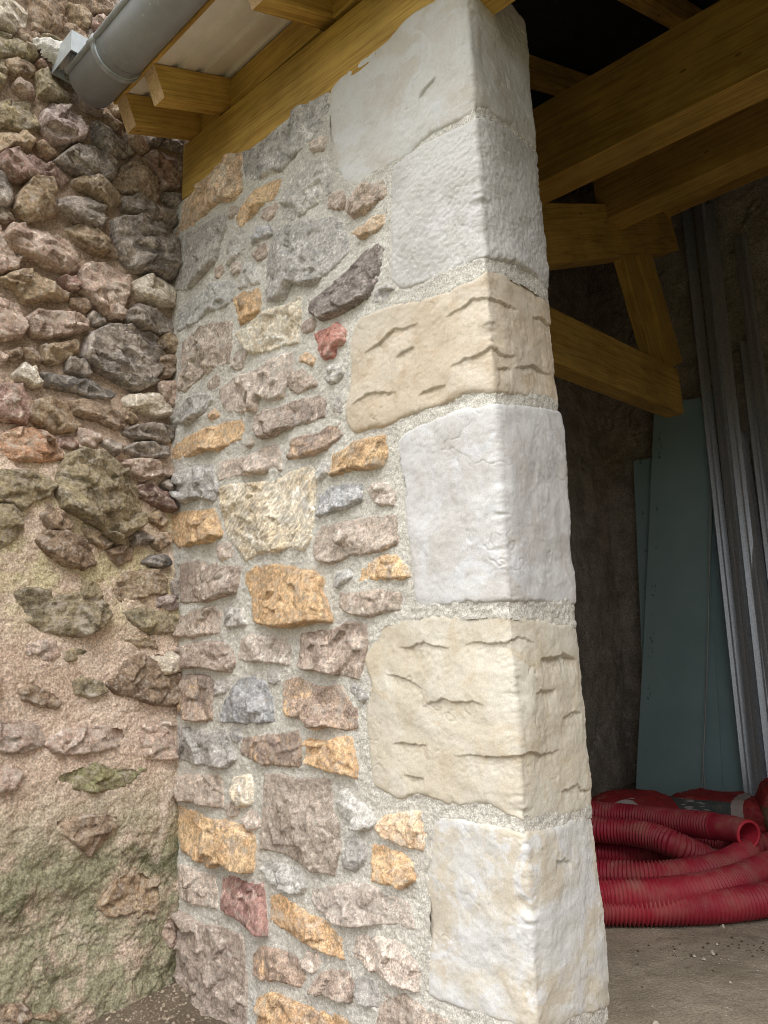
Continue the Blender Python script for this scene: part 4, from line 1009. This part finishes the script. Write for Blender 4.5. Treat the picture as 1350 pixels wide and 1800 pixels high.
channel('second steel channel from the green boards, bright faced', (1327, 1398), (1218, 345), 3.64, 4.08, twist=-0.35)
channel('third steel channel from the green boards', (1352, 1398), (1238, 360), 3.62, 4.08, twist=0.25)
channel('short steel channel, its top ending halfway up behind the others', (1372, 1398), (1290, 765), 3.55, 3.95, twist=-0.2)
channel('steel channel between the short one and the right edge', (1394, 1398), (1300, 600), 3.60, 4.05, twist=0.45)
channel('steel channel farthest right, at the picture edge', (1420, 1398), (1290, 420), 3.62, 4.09, twist=-0.3)

# ------------------------------------------------------------------ bags
def mat_bag(name, kind):
    m, n, l, b = new_mat(name, 0.6, 0.3)
    tc = n.new('ShaderNodeTexCoord').outputs['Object']; sep = n.new('ShaderNodeSeparateXYZ'); l.new(tc, sep.inputs[0]); x, z = sep.outputs['X'], sep.outputs['Z']
    red = mixc(n, l, rng(n, l, noise(n, l, tc, 9, 6, 0.65), 0.35, 0.7), lin((176, 52, 54)), lin((140, 44, 46)))
    c = red
    if kind == 0:      # red with a pale oval and a small pale square
        mp = n.new('ShaderNodeMapping'); mp.inputs['Location'].default_value = (-0.7, 0, -0.6); mp.inputs['Scale'].default_value = (9, 0, 15); l.new(tc, mp.inputs['Vector'])
        ln = n.new('ShaderNodeVectorMath'); ln.operation = 'LENGTH'; l.new(mp.outputs[0], ln.inputs[0])
        c = mixc(n, l, rng(n, l, ln.outputs['Value'], 0.95, 0.9), c, lin((206, 196, 192)))
        sq = math_(n, l, 'MULTIPLY', math_(n, l, 'MULTIPLY', rng(n, l, x, -0.165, -0.16), rng(n, l, x, -0.105, -0.11)), math_(n, l, 'MULTIPLY', rng(n, l, z, 0.005, 0.01), rng(n, l, z, 0.06, 0.055)))
        c = mixc(n, l, math_(n, l, 'MULTIPLY', sq, 0.6), c, lin((206, 180, 178)))
    elif kind == 1:    # grey-green panel with pale lines, pale band
        pan = math_(n, l, 'MULTIPLY', math_(n, l, 'MULTIPLY', rng(n, l, x, -0.27, -0.265), rng(n, l, x, 0.125, 0.12)), rng(n, l, z, 0.095, 0.09))
        c = mixc(n, l, pan, c, lin((84, 92, 90)))
        mp = n.new('ShaderNodeMapping'); mp.inputs['Scale'].default_value = (14, 1, 75); l.new(tc, mp.inputs['Vector'])
        lines = math_(n, l, 'MULTIPLY', rng(n, l, noise(n, l, mp.outputs[0], 1, 1, 0.4), 0.58, 0.62), math_(n, l, 'MULTIPLY', rng(n, l, x, -0.23, -0.22), rng(n, l, x, 0.02, 0.0)))
        c = mixc(n, l, math_(n, l, 'MULTIPLY', math_(n, l, 'MULTIPLY', lines, pan), 0.7), c, lin((190, 190, 186)))
        bd = math_(n, l, 'MULTIPLY', rng(n, l, x, 0.12, 0.125), rng(n, l, x, 0.19, 0.185))
        c = mixc(n, l, math_(n, l, 'MULTIPLY', bd, 0.85), c, lin((188, 180, 174)))
    else:
        c = mixc(n, l, rng(n, l, z, 0.06, 0.02), red, lin((120, 100, 80)))
    du = rng(n, l, noise(n, l, tc, 12, 8, 0.7), 0.5, 0.75)
    c = mixc(n, l, math_(n, l, 'MULTIPLY', du, 0.35), c, lin((170, 150, 136)))
    l.new(c, b.inputs['Base Color'])
    bump(n, l, b, [(noise(n, l, tc, 11, 6, 0.62, 1.2), 0.03)])
    return m
def bag(label, c, size, rot, mat, seed, sag=1.0):
    n1, n2 = 64, 36; u = np.linspace(0, 2 * math.pi, n1, endpoint=False); v = np.linspace(-math.pi / 2, math.pi / 2, n2)
    Ug, Vg = np.meshgrid(u, v, indexing='ij')
    def sp(t, e): return np.sign(t) * np.abs(t) ** e
    x = sp(np.cos(Vg), .45) * sp(np.cos(Ug), .35) * size[0] / 2; y = sp(np.cos(Vg), .45) * sp(np.sin(Ug), .4) * size[1] / 2; z = sp(np.sin(Vg), .7) * size[2] / 2
    ax_ = 2 * np.abs(x) / size[0]; z = z * (1 - 0.35 * ax_ ** 4)
    wr = 0.02 * fbm(x * 2 + z * 3, y * 2 + z, 5, 3, seed) + 0.010 * fbm(x + 2 * z, y * 2 - z, 16, 3, seed + 3)
    k = 1 + wr / 0.12; P = np.stack([x * (1 + wr), y * k, z * k], -1)
    P[..., 2] = np.maximum(P[..., 2], -size[2] / 2 * 0.93)
    i = np.arange(n1)[:, None]; j = np.arange(n2 - 1)[None]; i2 = (i + 1) % n1
    Q = np.stack([i * n2 + j, i2 * n2 + j, i2 * n2 + j + 1, i * n2 + j + 1], -1).reshape(-1, 4)
    me = raw_mesh('cement_bag', P.reshape(-1, 3), Q, mat); o = add('cement_bag', me, None, c); o.rotation_euler = (0, 0, rot)
    return tag(o, label, 'cement bag', 'bags at the foot of the back wall')
b0 = pl(1112, 1424, 2, 0.12); b1 = pl(1262, 1424, 2, 0.12); b2 = pl(1390, 1422, 2, 0.16)
bag('red bag with a pale oval, lying left of the other bags', (b0[0], b0[1], 0.108), (0.52, 0.36, 0.225), -0.10, mat_bag('red_bag_print', 0), 601)
bag('red bag with a grey panel and a pale band, in the middle', (b1[0], b1[1], 0.104), (0.66, 0.36, 0.215), 0.08, mat_bag('red_bag_panel', 1), 611)
bag('crumpled red and brown sack at the right edge', (b2[0], b2[1], 0.155), (0.34, 0.3, 0.33), 0.5, mat_bag('brown_sack', 2), 621)

# ------------------------------------------------------------------ red corrugated pipe
def mat_pipe():
    m, n, l, b = new_mat('red_corrugated_plastic', 0.42, 0.4)
    p = world_pos(n, l, False)
    c = mixc(n, l, rng(n, l, noise(n, l, p, 4, 5, 0.6), 0.3, 0.7), lin((162, 34, 54)), lin((140, 32, 48)))
    g = n.new('ShaderNodeNewGeometry'); sz = n.new('ShaderNodeSeparateXYZ'); l.new(g.outputs['Normal'], sz.inputs[0])
    du = math_(n, l, 'MULTIPLY', rng(n, l, noise(n, l, p, 6, 8, 0.7), 0.42, 0.72), rng(n, l, sz.outputs['Z'], -0.6, 0.9, 0.25, 1.0))
    c = mixc(n, l, math_(n, l, 'MULTIPLY', du, 0.75), c, lin((160, 118, 104)))
    sp = rng(n, l, noise(n, l, p, 140, 3, 0.6), 0.68, 0.74); c = mixc(n, l, math_(n, l, 'MULTIPLY', sp, 0.4), c, lin((200, 180, 165)))
    l.new(c, b.inputs['Base Color'])
    l.new(rng(n, l, du, 0, 0.6, 0.55, 0.85), b.inputs['Roughness'])
    return m
M_PIPE = mat_pipe()
M_PIPEIN = mat_plain('red_pipe_inner', lin((186, 50, 66)), 0.5)
PR = 0.064
def corrugated(label, pts, end_open=False, smooth0=0.0):
    P = spl(pts, 24); seg = np.linalg.norm(np.diff(P, axis=0), axis=1); L = np.concatenate([[0], np.cumsum(seg)])
    pitch = 0.0165; n = int(L[-1] / pitch) * 4; s = np.linspace(0, L[-1], n); C = np.stack([np.interp(s, L, P[:, k]) for k in range(3)], -1)
    for _ in range(3): C[1:-1] = (C[:-2] + C[1:-1] * 2 + C[2:]) / 4
    ph = np.tile(np.array([0.0, 1.0, 1.0, 0.0]), n // 4 + 1)[:n]
    rad = PR - 0.010 + 0.010 * ph
    if smooth0: rad = np.where(s < smooth0, PR - 0.004, rad)
    root = thing('corrugated_pipe', label, 'pipe', tuple(C.mean(0)[:2]) + (0.0,), 'coil of red corrugated pipe')
    tube('corrugated_tube', C, rad, M_PIPE, root, 26, cap=False)
    if end_open:
        tube('inner_lining', C[:60], PR - 0.013, M_PIPEIN, root, 24, cap=False)
        T = C[0] - C[1]; T /= np.linalg.norm(T)
        a = np.linspace(0, 2 * math.pi, 24, endpoint=False); X = np.cross(T, [0, 0, 1.0]); X /= np.linalg.norm(X); Y = np.cross(X, T); V = []
        for off, r in ((0.0, PR - 0.013), (0.003, PR - 0.011), (0.003, PR - 0.002), (-0.006, PR)):
            V += [C[0] + T * off + r * (math.cos(t) * X + math.sin(t) * Y) for t in a]
        Q = [(k * 24 + i, k * 24 + (i + 1) % 24, (k + 1) * 24 + (i + 1) % 24, (k + 1) * 24 + i) for k in range(3) for i in range(24)]
        mesh_obj('mouth_rim', np.array(V), np.array(Q), M_PIPEIN, root)
    return root
def pp(x, y, z): return pl(1050 + x / 4.5, 1380 + y / 4.5, 2, z)
def mid(a, b, t, dx=0, dy=0, dz=0): return np.array(a) * (1 - t) + np.array(b) * t + np.array([dx, dy, dz])
def loop(a, a2, b, b2, out=0.28, run=0.35):
    ea = (a - a2) / np.linalg.norm(a - a2); eb = (b - b2) / np.linalg.norm(b - b2); pa, pb = a + ea * run, b + eb * run
    return [pa, pa * 0.75 + pb * 0.25 + (ea + eb) / 2 * out, pa * 0.25 + pb * 0.75 + (ea + eb) / 2 * out, pb]
s1l, s6l = pp(20, 232, 0.215), pp(90, 975, 0.07)
corrugated('red corrugated pipe with the open mouth, also the front strand of the coil',
  [pp(1200, 392, 0.235), pp(1090, 352, 0.24), pp(900, 322, 0.235), pp(700, 300, 0.225), pp(450, 272, 0.215), pp(230, 248, 0.215), s1l, *loop(s1l, pp(230, 248, 0.215), s6l, pp(300, 975, 0.07), 0.3, 0.3), s6l,
   pp(300, 975, 0.07), pp(560, 972, 0.07), pp(800, 965, 0.07), pp(1050, 945, 0.07), pp(1350, 900, 0.07), pp(1650, 800, 0.07), pp(1900, 640, 0.07), pp(1850, 520, 0.08), pp(1560, 480, 0.09), pp(1350, 480, 0.10), pp(1180, 500, 0.08)], True, 0.2)
s2l, s5l = pp(30, 355, 0.19), pp(80, 868, 0.12)
corrugated('red corrugated pipe sloping across the middle of the coil, second strand from the front',
  [pp(1000, 640, 0.064), pp(880, 590, 0.075), pp(770, 548, 0.11), pp(620, 475, 0.16), pp(450, 412, 0.18), pp(250, 372, 0.19), s2l, *loop(s2l, pp(250, 372, 0.19), s5l, pp(350, 868, 0.12), 0.25, 0.22), s5l,
   pp(350, 868, 0.12), pp(650, 850, 0.12), pp(950, 800, 0.12), pp(1200, 722, 0.115), pp(1380, 640, 0.11), pp(1600, 560, 0.085), pp(1900, 500, 0.08)])
s3l, s4l = pp(30, 532, 0.066), pp(60, 712, 0.11)
corrugated('red corrugated pipe bending up under the open mouth, third strand from the front',
  [pp(820, 600, 0.066), pp(640, 560, 0.066), pp(400, 545, 0.066), pp(200, 540, 0.066), s3l, *loop(s3l, pp(200, 540, 0.066), s4l, pp(300, 722, 0.115), 0.16, 0.15), s4l,
   pp(300, 722, 0.115), pp(560, 718, 0.12), pp(800, 690, 0.125), pp(1000, 635, 0.13), pp(1130, 575, 0.14), pp(1195, 520, 0.14), pp(1180, 470, 0.12), pp(1080, 460, 0.09), pp(900, 450, 0.075), pp(700, 420, 0.07), pp(500, 400, 0.07)])

# ------------------------------------------------------------------ loose grit
def grit(name, label, cat, spots, mat, smin, smax, zf, seed):
    r = np.random.default_rng(seed); V = []; Q = []
    for (x, y) in spots:
        s = smin * (smax / smin) ** (r.random() ** 2.2); a = r.uniform(0, 6.28); k = len(V)
        base = np.array([[1, 0, 0], [0.2, 0.9, 0], [-0.9, 0.3, 0], [-0.3, -0.8, 0], [0.4, -.3, 0.7], [-0.2, 0.25, 0.75]]) * r.uniform(.6, 1.2, (6, 3)) * s
        rot = np.array([[math.cos(a), -math.sin(a), 0], [math.sin(a), math.cos(a), 0], [0, 0, 1]])
        V += list(base @ rot.T + np.array([x, y, zf(x, y)]))
        Q += [(k, k + 1, k + 5), (k + 1, k + 2, k + 5), (k + 2, k + 3, k + 5), (k + 3, k + 4, k + 5), (k + 3, k, k + 4), (k, k + 5, k + 4)]
    o = mesh_obj(name, np.array(V), np.array(Q), mat, smooth=False); o['kind'] = 'stuff'; o['label'] = label; o['category'] = cat
M_CHIP = mat_plain('pale_mortar_crumbs', lin((190, 180, 166)), 0.95, 0, 0.25, 40)
M_DUST = mat_plain('grey_mortar_droppings', lin((166, 152, 134)), 0.95, 0, 0.4, 40)
M_DIRT = mat_plain('dark_crumbs', lin((84, 70, 54)), 0.95, 0, 0.3, 40)
r_ = np.random.default_rng(5)
sp = [(r_.uniform(-0.5, 2.2), r_.uniform(0.05, 2.4) ** 1.0) for _ in range(700)]
grit('mortar_crumbs', 'pale mortar crumbs scattered over the earth floor', 'crumbs', sp, M_CHIP, 0.0018, 0.015, lambda x, y: 0.001, 1)
cl = [(0.12, 1.18), (0.3, 1.25), (-0.05, 1.0)]; sp = []
for c in cl: sp += [(c[0] + r_.normal(0, .07), c[1] + r_.normal(0, .05)) for _ in range(45)]
sp += [(r_.uniform(-0.5, 1.5), r_.uniform(0.1, 2.0)) for _ in range(120)]
grit('dirt_crumbs', 'dark crumbs of earth in small patches on the floor', 'crumbs', sp, M_DIRT, 0.002, 0.009, lambda x, y: 0.001, 2)
sp = [(-1.79 + abs(r_.normal(0, .22)), -abs(r_.normal(0.05, .35))) for _ in range(1300)]
grit('foot_rubble', 'pale mortar droppings along the foot of the two stone walls', 'rubble', sp, M_DUST, 0.0015, 0.011, lambda x, y: float(outz(np.array(x), np.array(y))), 3)
